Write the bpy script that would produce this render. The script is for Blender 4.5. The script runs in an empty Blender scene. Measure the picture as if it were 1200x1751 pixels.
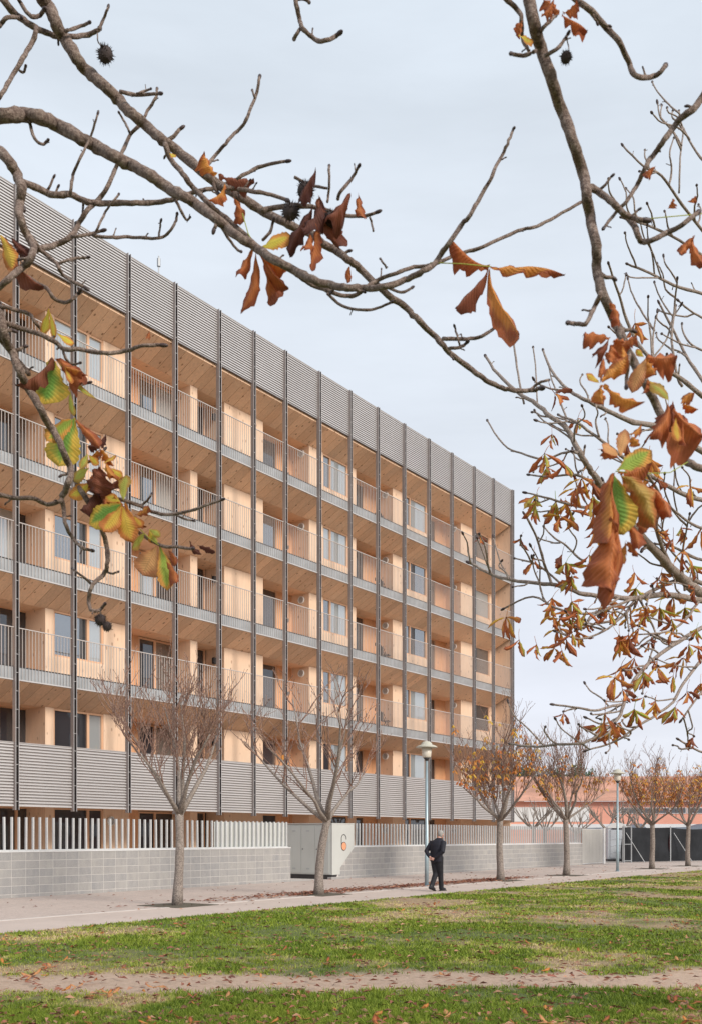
import bpy, bmesh, math, random
import numpy as np
from mathutils import Vector, Matrix, noise as mnoise
R = random.Random(7)
rad = math.radians
scene = bpy.context.scene
COL = scene.collection
# ------------------------------------------------------------------ camera
F = 1740.0; HX, HY = 600.0, 1430.0; IW, IH = 1200.0, 1751.0; EYE = 1.5
cam_d = bpy.data.cameras.new('camera'); cam = bpy.data.objects.new('camera', cam_d); COL.objects.link(cam)
cam.location = (0, 0, EYE); cam.rotation_euler = (rad(90), 0, 0)
cam_d.sensor_fit = 'VERTICAL'; cam_d.sensor_height = 36.0; cam_d.sensor_width = 36.0*IW/IH
cam_d.lens = F/IH*36.0; cam_d.shift_y = (HY-IH/2)/IH; cam_d.shift_x = 0
cam_d.clip_start = 0.05; cam_d.clip_end = 3000
cam_d.dof.use_dof = True; cam_d.dof.focus_distance = 28; cam_d.dof.aperture_fstop = 13
scene.camera = cam
# ------------------------------------------------------------------ facade frame
PHI = math.atan(1236/F); SU, CU = math.sin(PHI), math.cos(PHI)
THETA = math.pi/2-PHI
def P(s, n, z=0.0): return Vector((s*SU-n*CU, s*CU+n*SU, z))
def s_at(x, n):
    dx = (x-HX)/F; t = n/(-dx*CU+SU); return t*(dx*SU+CU)
def at(x, y, Z): return Vector(((x-HX)/F*Z, Z, EYE+(HY-y)/F*Z))
# ------------------------------------------------------------------ light
SUN_AZ = THETA+math.pi/2+math.pi-rad(8)   # direction the light comes from (math angle), in front of the facade, a bit to the right
SUN_EL = rad(32)
w = bpy.data.worlds.new('World'); scene.world = w; w.use_nodes = True
nt = w.node_tree; nt.nodes.clear()
def N(nt, t, **k):
    n = nt.nodes.new(t)
    for a, b in k.items(): setattr(n, a, b)
    return n
out = N(nt, 'ShaderNodeOutputWorld'); bg = N(nt, 'ShaderNodeBackground'); bg.inputs['Strength'].default_value = 0.1
sky = N(nt, 'ShaderNodeTexSky', sky_type='NISHITA', sun_disc=False); sky.sun_elevation = SUN_EL
sky.sun_rotation = math.pi/2-SUN_AZ; sky.air_density = 1.0; sky.dust_density = 2.0; sky.ozone_density = 1.5
tc = N(nt, 'ShaderNodeTexCoord'); sep = N(nt, 'ShaderNodeSeparateXYZ'); nt.links.new(tc.outputs['Generated'], sep.inputs[0])
ramp = N(nt, 'ShaderNodeValToRGB'); nt.links.new(sep.outputs['Z'], ramp.inputs['Fac'])
e = ramp.color_ramp.elements
e[0].position = 0.0; e[0].color = (4.15, 4.2, 4.55, 1); e[1].position = 0.75; e[1].color = (3.55, 3.95, 4.35, 1)
m2 = e.new(0.12); m2.color = (4.1, 4.2, 4.62, 1); m3 = e.new(0.35); m3.color = (4.0, 4.25, 4.6, 1)
mp = N(nt, 'ShaderNodeMapping'); mp.inputs['Scale'].default_value = (1.2, 1.2, 6.0); nt.links.new(tc.outputs['Generated'], mp.inputs[0])
nz = N(nt, 'ShaderNodeTexNoise'); nz.inputs['Scale'].default_value = 2.2; nz.inputs['Detail'].default_value = 6; nz.inputs['Roughness'].default_value = 0.55
nt.links.new(mp.outputs[0], nz.inputs['Vector'])
mr = N(nt, 'ShaderNodeMapRange'); mr.inputs['From Min'].default_value = 0.3; mr.inputs['From Max'].default_value = 0.7
mr.inputs['To Min'].default_value = 0.9; mr.inputs['To Max'].default_value = 1.06; nt.links.new(nz.outputs[0], mr.inputs[0])
mul = N(nt, 'ShaderNodeVectorMath', operation='SCALE'); nt.links.new(ramp.outputs[0], mul.inputs[0]); nt.links.new(mr.outputs[0], mul.inputs['Scale'])
mix = N(nt, 'ShaderNodeMixRGB'); mix.inputs[0].default_value = 0.92
nt.links.new(sky.outputs[0], mix.inputs[1]); nt.links.new(mul.outputs[0], mix.inputs[2])
nt.links.new(mix.outputs[0], bg.inputs[0]); nt.links.new(bg.outputs[0], out.inputs[0])
sd = bpy.data.lights.new('sun', 'SUN'); sd.energy = 1.5; sd.angle = rad(18); sd.color = (1.0, 0.92, 0.82)
so = bpy.data.objects.new('sun', sd); COL.objects.link(so)
ldir = Vector((math.cos(SUN_AZ)*math.cos(SUN_EL), math.sin(SUN_AZ)*math.cos(SUN_EL), math.sin(SUN_EL)))
so.rotation_euler = ldir.to_track_quat('Z', 'Y').to_euler(); so.location = (0, -10, 30)
vs = scene.view_settings; vs.view_transform = 'Standard'; vs.look = 'None'; vs.exposure = 1.08; vs.gamma = 1; vs.use_curve_mapping = False
# ------------------------------------------------------------------ materials
def newmat(name):
    m = bpy.data.materials.new(name); m.use_nodes = True
    t = m.node_tree; b = t.nodes['Principled BSDF']; return m, t, b
def coords(t, scale=(1, 1, 1), rnd=False):
    c = N(t, 'ShaderNodeTexCoord'); v = c.outputs['Object']
    if rnd:
        oi = N(t, 'ShaderNodeObjectInfo'); sc = N(t, 'ShaderNodeVectorMath', operation='SCALE'); sc.inputs[0].default_value = (37., 61., 17.)
        t.links.new(oi.outputs['Random'], sc.inputs['Scale']); ad = N(t, 'ShaderNodeVectorMath', operation='ADD')
        t.links.new(v, ad.inputs[0]); t.links.new(sc.outputs[0], ad.inputs[1]); v = ad.outputs[0]
    mpn = N(t, 'ShaderNodeMapping'); mpn.inputs['Scale'].default_value = scale; t.links.new(v, mpn.inputs[0]); return mpn.outputs[0]
def noise(t, vec, scale, detail=4, rough=0.55):
    n = N(t, 'ShaderNodeTexNoise'); n.inputs['Scale'].default_value = scale; n.inputs['Detail'].default_value = detail
    n.inputs['Roughness'].default_value = rough; t.links.new(vec, n.inputs['Vector']); return n.outputs[0]
def rampn(t, fac, stops):
    r = N(t, 'ShaderNodeValToRGB'); el = r.color_ramp.elements
    while len(el) < len(stops): el.new(0.5)
    for q, (p, c) in zip(el, stops): q.position = p; q.color = (*c, 1) if len(c) == 3 else c
    t.links.new(fac, r.inputs[0]); return r.outputs[0]
def mixc(t, fac, a, b, mode='MIX'):
    m = N(t, 'ShaderNodeMixRGB', blend_type=mode)
    for i, v in ((0, fac), (1, a), (2, b)):
        if isinstance(v, (int, float)): m.inputs[i].default_value = v
        elif isinstance(v, tuple): m.inputs[i].default_value = (*v, 1)
        else: t.links.new(v, m.inputs[i])
    return m.outputs[0]
def bump(t, b, h, strength=0.3, dist=0.01):
    n = N(t, 'ShaderNodeBump'); n.inputs['Strength'].default_value = strength; n.inputs['Distance'].default_value = dist
    t.links.new(h, n.inputs['Height']); t.links.new(n.outputs[0], b.inputs['Normal'])
def plain(name, c, rough=0.6, var=0.15, scale=3.0, metal=0.0, stretch=(1, 1, 1), rnd=0.0, bmp=0.0, spec=0.5):
    m, t, b = newmat(name); v = coords(t, stretch, rnd > 0)
    f = noise(t, v, scale); d = tuple(x*(1-var) for x in c); l = tuple(min(1, x*(1+var)) for x in c)
    col = rampn(t, f, [(0.3, d), (0.7, l)])
    if rnd > 0:
        oi = N(t, 'ShaderNodeObjectInfo'); mrn = N(t, 'ShaderNodeMapRange'); mrn.inputs['To Min'].default_value = 1-rnd; mrn.inputs['To Max'].default_value = 1+rnd
        t.links.new(oi.outputs['Random'], mrn.inputs[0]); s = N(t, 'ShaderNodeVectorMath', operation='SCALE')
        t.links.new(col, s.inputs[0]); t.links.new(mrn.outputs[0], s.inputs['Scale']); col = s.outputs[0]
    t.links.new(col, b.inputs['Base Color']); b.inputs['Roughness'].default_value = rough; b.inputs['Metallic'].default_value = metal
    b.inputs['Specular IOR Level'].default_value = spec
    if bmp: bump(t, b, noise(t, v, scale*6), bmp)
    return m
def wood(name, c, axis, board=0.0, knots=0.6, var=0.16, rnd=True):
    m, t, b = newmat(name)
    sc = [9.0, 9.0, 9.0]; sc[axis] = 0.7
    v = coords(t, tuple(sc), rnd); v1 = coords(t, (1, 1, 1), rnd)
    g = noise(t, v, 2.2, 5, 0.6)
    col = rampn(t, g, [(0.25, tuple(x*(1-var) for x in c)), (0.55, c), (0.8, tuple(min(1, x*(1+var*0.6)) for x in c))])
    big = noise(t, v1, 0.8, 3); col = mixc(t, rampn(t, big, [(0.35, (0, 0, 0)), (0.7, (0.4, 0.4, 0.4))]), col, tuple(x*y for x, y in zip(c, (1.0, 0.86, 0.74))))
    st = noise(t, v, 5.0, 3, 0.7); col = mixc(t, rampn(t, st, [(0.60, (0, 0, 0)), (0.70, (0.35*knots,)*3)]), col, tuple(x*y for x, y in zip(c, (0.55, 0.45, 0.38))))
    if board:
        oi = N(t, 'ShaderNodeObjectInfo'); mrn = N(t, 'ShaderNodeMapRange'); mrn.inputs['To Min'].default_value = 1-board; mrn.inputs['To Max'].default_value = 1+board
        t.links.new(oi.outputs['Random'], mrn.inputs[0]); s = N(t, 'ShaderNodeVectorMath', operation='SCALE')
        t.links.new(col, s.inputs[0]); t.links.new(mrn.outputs[0], s.inputs['Scale']); col = s.outputs[0]
    ks = [4.2, 4.2, 4.2]; ks[axis] = 2.2
    vk = coords(t, tuple(ks), rnd); vo = N(t, 'ShaderNodeTexVoronoi'); vo.inputs['Scale'].default_value = 1.0; t.links.new(vk, vo.inputs['Vector'])
    kf = rampn(t, vo.outputs['Distance'], [(0.10, (knots,)*3), (0.17, (0, 0, 0))])
    col = mixc(t, kf, col, tuple(x*y for x, y in zip(c, (0.38, 0.28, 0.22))))
    t.links.new(col, b.inputs['Base Color']); b.inputs['Roughness'].default_value = 0.62; bump(t, b, g, 0.15, 0.004)
    return m
M = {}
M['clt'] = wood('spruce_panel', (0.79, 0.585, 0.43), 2, knots=0.6, var=0.13)
M['soffit'] = wood('spruce_soffit', (0.78, 0.53, 0.36), 1, board=0.13, knots=0.9, var=0.2)
M['frame'] = wood('larch_frame', (0.72, 0.45, 0.29), 2, knots=0.3, var=0.12)
M['panelw'] = wood('larch_panel', (0.72, 0.40, 0.22), 2, knots=0.4, var=0.18)
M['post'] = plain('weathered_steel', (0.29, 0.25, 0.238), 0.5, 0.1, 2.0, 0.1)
M['post_shade_trim'] = plain('fin_shade_and_dark_trim', (0.085, 0.07, 0.068), 0.5, 0.1, 2.0)  # shade inside the post gap put into the colour; also dark parapet trim
M['rung'] = plain('bright_steel', (0.50, 0.48, 0.48), 0.4, 0.06)
M['fascia'] = plain('galvanised_steel', (0.37, 0.385, 0.40), 0.5, 0.15, 1.5, 0.2)
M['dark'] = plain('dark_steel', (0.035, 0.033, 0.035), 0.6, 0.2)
M['rail'] = plain('railing_steel', (0.52, 0.48, 0.46), 0.45, 0.06)
M['sheet'] = plain('corrugated_aluminium', (0.63, 0.605, 0.60), 0.42, 0.05, 0.7, 0.35, rnd=0.03)
M['groove'] = plain('louvre_shade_and_cap', (0.34, 0.32, 0.315), 0.6, 0.1); M['groove2'] = plain('corrugation_shadow_paint', (0.36, 0.33, 0.32), 0.5, 0.05)  # recess shade painted into the groove faces; the caps share the colour
M['picket'] = plain('fence_paint', (0.60, 0.605, 0.60), 0.45, 0.05)
M['cap'] = plain('wall_cap_metal', (0.70, 0.70, 0.70), 0.4, 0.05)
M['cabinet'] = plain('cabinet_paint', (0.53, 0.54, 0.515), 0.5, 0.05, 1.0)
M['gate'] = plain('gate_paint', (0.47, 0.46, 0.43), 0.5, 0.04, 1.0)
M['core'] = plain('interior', (0.05, 0.05, 0.055), 0.8, 0.1)
M['conc'] = plain('concrete', (0.55, 0.52, 0.49), 0.85, 0.15, 2.0, bmp=0.15)
M['mortar'] = plain('mortar', (0.52, 0.495, 0.475), 0.9, 0.1, 8.0)
M['white'] = plain('white_plastic', (0.72, 0.72, 0.71), 0.4, 0.03)
M['fanin'] = plain('grille', (0.42, 0.43, 0.43), 0.5, 0.05)
M['orange'] = plain('orange_disc', (0.80, 0.36, 0.20), 0.5, 0.06)
M['lamppole'] = plain('lamp_pole', (0.33, 0.42, 0.46), 0.4, 0.1, 4.0, 0.4)
M['lamphead'] = plain('lamp_shade', (0.50, 0.48, 0.40), 0.5, 0.12, 5.0)
M['lampglass'] = plain('lamp_glass', (0.70, 0.64, 0.55), 0.25, 0.06)
M['salmon'] = plain('salmon_render', (0.78, 0.365, 0.265), 0.8, 0.08, 0.3)
M['tile'] = plain('terracotta_tiles', (0.54, 0.31, 0.23), 0.8, 0.25, 0.6)
M['awning'] = plain('slate_awning', (0.17, 0.20, 0.25), 0.7, 0.1)
M['mesh'] = plain('debris_netting', (0.032, 0.034, 0.038), 0.95, 0.2, 1.3, spec=0.05)
M['wc'] = plain('toilet_plastic', (0.50, 0.53, 0.57), 0.5, 0.08, 2.0)
M['soil'] = plain('soil', (0.10, 0.085, 0.06), 0.95, 0.4, 9.0, bmp=0.6)
M['brick'] = plain('red_brick', (0.22, 0.10, 0.075), 0.9, 0.2, 3.0)
def glass(name, base, gl):
    m, t, b = newmat(name); b.inputs['Base Color'].default_value = (*base, 1); b.inputs['Roughness'].default_value = 0.5
    g = N(t, 'ShaderNodeBsdfGlossy'); g.inputs['Roughness'].default_value = 0.015; g.inputs['Color'].default_value = (0.88, 0.93, 0.97, 1)
    v = coords(t, (1, 1, 1), True); bn = N(t, 'ShaderNodeBump'); bn.inputs['Strength'].default_value = 0.06; bn.inputs['Distance'].default_value = 0.02
    t.links.new(noise(t, v, 1.3, 2), bn.inputs['Height']); t.links.new(bn.outputs[0], g.inputs['Normal'])
    fr = N(t, 'ShaderNodeFresnel'); fr.inputs['IOR'].default_value = gl
    mx = N(t, 'ShaderNodeMixShader'); t.links.new(fr.outputs[0], mx.inputs[0]); t.links.new(b.outputs[0], mx.inputs[1]); t.links.new(g.outputs[0], mx.inputs[2])
    t.links.new(mx.outputs[0], t.nodes['Material Output'].inputs['Surface']); return m
M['glass'] = glass('coated_glass', (0.035, 0.04, 0.045), 3.9)
M['glassc'] = glass('glass_with_curtain', (0.34, 0.37, 0.38), 3.2)
M['glassd'] = glass('dark_glass', (0.012, 0.013, 0.018), 2.0)
def block_mat():
    m, t, b = newmat('concrete_block'); v = coords(t, (1, 1, 1), True); oi = N(t, 'ShaderNodeObjectInfo')
    base = rampn(t, oi.outputs['Random'], [(0.0, (0.285, 0.285, 0.29)), (0.5, (0.34, 0.325, 0.315)), (1.0, (0.40, 0.38, 0.355))])
    n1 = noise(t, coords(t, (3, 3, 0.8), True), 2.0, 3); n2 = noise(t, v, 60, 3)
    col = mixc(t, 0.5, base, rampn(t, n1, [(0.3, (0.25, 0.25, 0.255)), (0.7, (0.42, 0.40, 0.375))]))
    col = mixc(t, 0.25, col, rampn(t, n2, [(0.3, (0.18, 0.18, 0.18)), (0.7, (0.5, 0.49, 0.47))]))
    t.links.new(col, b.inputs['Base Color']); b.inputs['Roughness'].default_value = 0.9; bump(t, b, n2, 0.4, 0.004); return m
M['block'] = block_mat()
def bark(name, c1, c2, c3, sc=14.0):
    m, t, b = newmat(name); v = coords(t, (1, 1, 1)); n1 = noise(t, v, sc, 6, 0.65); n2 = noise(t, v, sc*0.25, 3); n3 = noise(t, v, sc*5, 4)
    col = rampn(t, n1, [(0.28, c1), (0.55, c2), (0.8, c3)])
    col = mixc(t, rampn(t, n2, [(0.5, (0, 0, 0)), (0.72, (0.22, 0.22, 0.22))]), col, (0.14, 0.13, 0.075))
    t.links.new(col, b.inputs['Base Color']); b.inputs['Roughness'].default_value = 0.9; b.inputs['Specular IOR Level'].default_value = 0.25
    n4 = noise(t, v, sc*2.6, 5, 0.75); col = mixc(t, 0.55, col, rampn(t, n4, [(0.36, tuple(x*0.45 for x in c1)), (0.5, c2), (0.62, c3)]))
    t.links.new(col, b.inputs['Base Color']); h = mixc(t, 0.5, n4, n3); bump(t, b, h, 1.0, 0.012); return m
M['bark'] = bark('chestnut_bark', (0.15, 0.105, 0.085), (0.34, 0.27, 0.23), (0.60, 0.51, 0.45), 38)
M['bark_near'] = bark('branch_bark', (0.10, 0.062, 0.05), (0.25, 0.18, 0.148), (0.50, 0.40, 0.34), 42)
M['bark_st'] = bark('street_tree_bark', (0.11, 0.085, 0.072), (0.27, 0.225, 0.195), (0.46, 0.40, 0.355), 13)
M['bark_tw'] = bark('twig_bark', (0.13, 0.062, 0.045), (0.26, 0.155, 0.12), (0.48, 0.37, 0.31), 9)
M['bud'] = plain('bud_scales', (0.055, 0.032, 0.03), 0.5, 0.3, 60)
M['husk'] = plain('dry_husk', (0.045, 0.030, 0.028), 0.8, 0.3, 40)
def leafmat(name, centre, edge, spread=0.5, holes=False):
    m, t, b = newmat(name); uv = N(t, 'ShaderNodeUVMap'); sp = N(t, 'ShaderNodeSeparateXYZ'); t.links.new(uv.outputs[0], sp.inputs[0])
    ab = N(t, 'ShaderNodeMath', operation='ABSOLUTE'); t.links.new(sp.outputs[0], ab.inputs[0])
    v = coords(t, (1, 1, 1)); n1 = noise(t, v, 28, 4); n2 = noise(t, v, 9, 2)
    a = N(t, 'ShaderNodeMath', operation='ADD'); t.links.new(ab.outputs[0], a.inputs[0]); t.links.new(n1, a.inputs[1])
    a2 = N(t, 'ShaderNodeMath', operation='ADD'); t.links.new(a.outputs[0], a2.inputs[0]); t.links.new(n2, a2.inputs[1])
    v4 = N(t, 'ShaderNodeMath', operation='POWER'); t.links.new(sp.outputs[1], v4.inputs[0]); v4.inputs[1].default_value = 5
    a3 = N(t, 'ShaderNodeMath', operation='ADD'); t.links.new(a2.outputs[0], a3.inputs[0]); t.links.new(v4.outputs[0], a3.inputs[1])
    dv = N(t, 'ShaderNodeMath', operation='MULTIPLY'); dv.inputs[1].default_value = 0.36; t.links.new(a3.outputs[0], dv.inputs[0])
    mid = tuple((x+y)/2 for x, y in zip(centre, edge))
    col = rampn(t, dv.outputs[0], [(0.50, centre), (0.58, tuple(0.6*x+0.4*y for x, y in zip(centre, edge))), (0.66, edge), (0.95, tuple(x*0.6 for x in edge))])
    # side veins: v*14 - |u|*2
    s1 = N(t, 'ShaderNodeMath', operation='MULTIPLY'); s1.inputs[1].default_value = 13.0; t.links.new(sp.outputs[1], s1.inputs[0])
    s2 = N(t, 'ShaderNodeMath', operation='MULTIPLY'); s2.inputs[1].default_value = 2.4; t.links.new(ab.outputs[0], s2.inputs[0])
    s3 = N(t, 'ShaderNodeMath', operation='SUBTRACT'); t.links.new(s1.outputs[0], s3.inputs[0]); t.links.new(s2.outputs[0], s3.inputs[1])
    s4 = N(t, 'ShaderNodeMath', operation='PINGPONG'); s4.inputs[1].default_value = 0.5; t.links.new(s3.outputs[0], s4.inputs[0])
    vein = rampn(t, s4.outputs[0], [(0.0, (1, 1, 1)), (0.22, (0, 0, 0))])
    mrib = rampn(t, ab.outputs[0], [(0.02, (1, 1, 1)), (0.09, (0, 0, 0))])
    vm = mixc(t, 1.0, vein, mrib, 'LIGHTEN')
    s5 = N(t, 'ShaderNodeMath', operation='MULTIPLY'); s5.inputs[1].default_value = 0.32; t.links.new(vm, s5.inputs[0])
    col = mixc(t, s5.outputs[0], col, tuple(x*0.45 for x in centre))
    t.links.new(col, b.inputs['Base Color']); b.inputs['Roughness'].default_value = 0.6; b.inputs['Specular IOR Level'].default_value = 0.3
    bump(t, b, s4.outputs[0], 0.5, 0.004)
    tr = N(t, 'ShaderNodeBsdfTranslucent'); t.links.new(col, tr.inputs[0]); mx = N(t, 'ShaderNodeMixShader'); mx.inputs[0].default_value = 0.42
    t.links.new(b.outputs[0], mx.inputs[1]); t.links.new(tr.outputs[0], mx.inputs[2]); t.links.new(mx.outputs[0], t.nodes['Material Output'].inputs['Surface'])
    return m
LC = {'green': ((0.15, 0.28, 0.055), (0.62, 0.36, 0.06)), 'green_y': ((0.26, 0.34, 0.06), (0.55, 0.25, 0.06)), 'yg': ((0.38, 0.40, 0.09), (0.42, 0.26, 0.07)),
      'yellow': ((0.66, 0.40, 0.06), (0.48, 0.20, 0.05)), 'yellow_o': ((0.62, 0.34, 0.06), (0.42, 0.15, 0.045)), 'orange': ((0.52, 0.22, 0.055), (0.36, 0.11, 0.04)),
      'peach': ((0.58, 0.30, 0.13), (0.45, 0.19, 0.09)), 'rust_o': ((0.42, 0.19, 0.05), (0.25, 0.075, 0.035)), 'rust': ((0.36, 0.125, 0.045), (0.24, 0.07, 0.033)),
      'rust_g': ((0.33, 0.22, 0.06), (0.33, 0.12, 0.045)), 'brown': ((0.20, 0.07, 0.04), (0.15, 0.05, 0.03)), 'brownd': ((0.12, 0.045, 0.032), (0.09, 0.032, 0.026))}
LG_ = {'yellow': 1.75, 'yellow_o': 1.7, 'green': 1.6, 'green_y': 1.6, 'yg': 1.6, 'rust': 1.9, 'rust_o': 1.9, 'orange': 1.75, 'brown': 1.75, 'brownd': 1.5, 'rust_g': 1.7}
for k, (a, b_) in LC.items(): a, b_ = [tuple(min(0.85, q*g_) for q in v_) for v_, g_ in ((a, LG_.get(k, 1.5)), (b_, LG_.get(k, 1.5)))]; M['leaf_'+k] = leafmat('leaf_'+k, a, b_)
# ------------------------------------------------------------------ mesh helpers
class MB:
    def __init__(s): s.v = []; s.f = []; s.m = []; s.uv = {}
    def poly(s, pts, mi=0):
        b = len(s.v); s.v += [tuple(p) for p in pts]; s.f.append(tuple(range(b, b+len(pts)))); s.m.append(mi)
    def hexa(s, p, mi=0):
        b = len(s.v); s.v += [tuple(q) for q in p]
        for q in ((0, 3, 2, 1), (4, 5, 6, 7), (0, 1, 5, 4), (1, 2, 6, 5), (2, 3, 7, 6), (3, 0, 4, 7)):
            s.f.append(tuple(b+i for i in q)); s.m.append(mi)
    def box(s, x0, x1, y0, y1, z0, z1, mi=0):
        s.hexa([(x0, y0, z0), (x1, y0, z0), (x1, y1, z0), (x0, y1, z0), (x0, y0, z1), (x1, y0, z1), (x1, y1, z1), (x0, y1, z1)], mi)
    def prism(s, pts, y0, y1, mi=0):   # pts in (x,z), extruded along y
        k = len(pts); b = len(s.v); s.v += [(x, y0, z) for x, z in pts]+[(x, y1, z) for x, z in pts]
        s.f.append(tuple(range(b, b+k))); s.m.append(mi); s.f.append(tuple(range(b+2*k-1, b+k-1, -1))); s.m.append(mi)
        for i in range(k):
            j = (i+1) % k; s.f.append((b+i, b+k+i, b+k+j, b+j)); s.m.append(mi)
    def tube(s, pts, rr, sides=8, mi=0, cap=True):
        pts = [Vector(p) for p in pts]; n = len(pts); b = len(s.v); prev = None
        for i, p in enumerate(pts):
            d = (pts[min(i+1, n-1)]-pts[max(i-1, 0)]);
            if d.length < 1e-9: d = Vector((0, 0, 1))
            d.normalize()
            if prev is None:
                a = Vector((0, 0, 1)) if abs(d.z) < 0.9 else Vector((1, 0, 0)); x = d.cross(a).normalized()
            else:
                x = prev-d*prev.dot(d); x = x.normalized() if x.length > 1e-6 else d.orthogonal().normalized()
            prev = x; y = d.cross(x)
            for j in range(sides):
                t = 2*math.pi*j/sides; s.v.append(tuple(p+(x*math.cos(t)+y*math.sin(t))*rr[i]))
        for i in range(n-1):
            for j in range(sides):
                k = (j+1) % sides; s.f.append((b+i*sides+j, b+i*sides+k, b+(i+1)*sides+k, b+(i+1)*sides+j)); s.m.append(mi)
        if cap:
            s.f.append(tuple(b+j for j in reversed(range(sides)))); s.m.append(mi)
            s.f.append(tuple(b+(n-1)*sides+j for j in range(sides))); s.m.append(mi)
    def lathe(s, prof, c, axis='z', sides=20, mi=0):   # prof: (r,h)
        b = len(s.v); c = Vector(c)
        for r, h in prof:
            for j in range(sides):
                t = 2*math.pi*j/sides; a, q = r*math.cos(t), r*math.sin(t)
                o = (a, q, h) if axis == 'z' else ((h, a, q) if axis == 'x' else (a, h, q)); s.v.append(tuple(c+Vector(o)))
        for i in range(len(prof)-1):
            for j in range(sides):
                k = (j+1) % sides; s.f.append((b+i*sides+j, b+i*sides+k, b+(i+1)*sides+k, b+(i+1)*sides+j)); s.m.append(mi)
        s.f.append(tuple(b+j for j in reversed(range(sides)))); s.m.append(mi)
        q = b+(len(prof)-1)*sides; s.f.append(tuple(q+j for j in range(sides))); s.m.append(mi)
    def ell(s, c, r, axis=None, seg=8, rings=5, mi=0):
        c = Vector(c); q = Vector((0, 0, 1)).rotation_difference(Vector(axis).normalized()) if axis is not None else None
        b = len(s.v)
        for i in range(rings+1):
            ph = math.pi*i/rings
            for j in range(seg):
                t = 2*math.pi*j/seg; p = Vector((r[0]*math.sin(ph)*math.cos(t), r[1]*math.sin(ph)*math.sin(t), -r[2]*math.cos(ph)))
                if q: p = q @ p
                s.v.append(tuple(c+p))
        for i in range(rings):
            for j in range(seg):
                k = (j+1) % seg; s.f.append((b+i*seg+j, b+i*seg+k, b+(i+1)*seg+k, b+(i+1)*seg+j)); s.m.append(mi)
    def mesh(s, name, mats, smooth=False):
        me = bpy.data.meshes.new(name); me.from_pydata(s.v, [], s.f)
        if not isinstance(mats, (list, tuple)): mats = [mats]
        for q in mats: me.materials.append(q)
        if len(mats) > 1: me.polygons.foreach_set('material_index', s.m)
        if smooth: me.polygons.foreach_set('use_smooth', [True]*len(s.f))
        me.update(); return me
    def build(s, name, mats, parent=None, smooth=False, loc=None):
        o = bpy.data.objects.new(name, s.mesh(name, mats, smooth)); COL.objects.link(o)
        if parent: o.parent = parent
        if loc is not None: o.location = loc
        return o
def inst(name, me, parent, loc, rot=None, scale=None):
    o = bpy.data.objects.new(name, me); COL.objects.link(o); o.parent = parent; o.location = loc
    if rot is not None: o.rotation_euler = rot
    if scale is not None: o.scale = scale
    return o
def tag(o, label=None, cat=None, group=None, kind=None):
    for k, v in (('label', label), ('category', cat), ('group', group), ('kind', kind)):
        if v: o[k] = v
    return o
def empty(name, loc, rz=0.0, label=None, cat=None, group=None):
    o = bpy.data.objects.new(name, None); COL.objects.link(o); o.location = loc; o.rotation_euler = (0, 0, rz); o.empty_display_size = 0.2
    return tag(o, label, cat, group)
# ------------------------------------------------------------------ ground, pavement, lawn
def lawn_fields(X, Y):
    n1 = mnoise.noise(Vector((X*0.35, Y*0.35, 3.1))); n2 = mnoise.noise(Vector((X*1.3, Y*1.3, 7.7))); n3 = mnoise.noise(Vector((X*4, Y*4, 1.2)))
    yc = 10.35+0.012*X+0.12*math.sin(X*0.6)+0.1*n2; d = abs(Y-yc)
    dirt = max(0.0, min(1.0, (0.88+0.3*n2+0.25*n3-d)/0.4))
    near = max(0.0, 1-max(0, d-0.6)/1.4)
    dry = max(0.0, min(1.0, (n1*0.9+n2*0.55+n3*0.25+0.45*near+0.012*(X-1)+0.008*(Y-14)-0.06)/0.5))
    return dirt, dry
def ground_mat():
    m, t, b = newmat('lawn_soil'); v = coords(t); a1 = N(t, 'ShaderNodeAttribute', attribute_name='dirt'); a2 = N(t, 'ShaderNodeAttribute', attribute_name='dry')
    g = rampn(t, noise(t, v, 38, 6, 0.8), [(0.3, (0.03, 0.045, 0.012)), (0.5, (0.085, 0.115, 0.025)), (0.68, (0.22, 0.21, 0.075))])  # dark greens paint in the shadow gaps between grass blades
    dr = rampn(t, noise(t, v, 45, 6, 0.8), [(0.3, (0.13, 0.085, 0.05)), (0.55, (0.36, 0.25, 0.15)), (0.7, (0.54, 0.39, 0.25))])
    so_ = rampn(t, noise(t, v, 16, 8, 0.8), [(0.3, (0.38, 0.26, 0.18)), (0.7, (0.56, 0.41, 0.31))])
    c = mixc(t, a2.outputs['Fac'], g, dr); c = mixc(t, a1.outputs['Fac'], c, so_)
    t.links.new(c, b.inputs['Base Color']); b.inputs['Roughness'].default_value = 0.95; bump(t, b, noise(t, v, 25, 5), 0.6, 0.03); return m
M['lawn'] = ground_mat()
def pave_mat(name, c, agg, sc):
    m, t, b = newmat(name); v = coords(t); n1 = noise(t, v, sc, 4, 0.7); n2 = noise(t, v, 0.7, 6, 0.65); n3 = noise(t, v, 5.0, 5, 0.75)
    col = rampn(t, n1, [(0.3, tuple(x*(1-agg) for x in c)), (0.55, c), (0.75, tuple(x*(1+agg*0.6) for x in c))])
    col = mixc(t, rampn(t, n2, [(0.4, (0, 0, 0)), (0.7, (0.6, 0.6, 0.6))]), col, tuple(x*0.72 for x in c))
    col = mixc(t, rampn(t, n3, [(0.42, (0, 0, 0)), (0.62, (0.6, 0.6, 0.6))]), col, tuple(x*(1+0.35*agg) for x in c))
    t.links.new(col, b.inputs['Base Color']); b.inputs['Roughness'].default_value = 0.9; bump(t, b, n1, 0.4, 0.006); return m
M['pave'] = pave_mat('pebble_paving', (0.50, 0.41, 0.36), 0.38, 22)
M['pave2'] = pave_mat('concrete_path', (0.54, 0.445, 0.39), 0.08, 30)
M['ground'] = pave_mat('bare_ground', (0.42, 0.36, 0.31), 0.2, 6)
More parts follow.
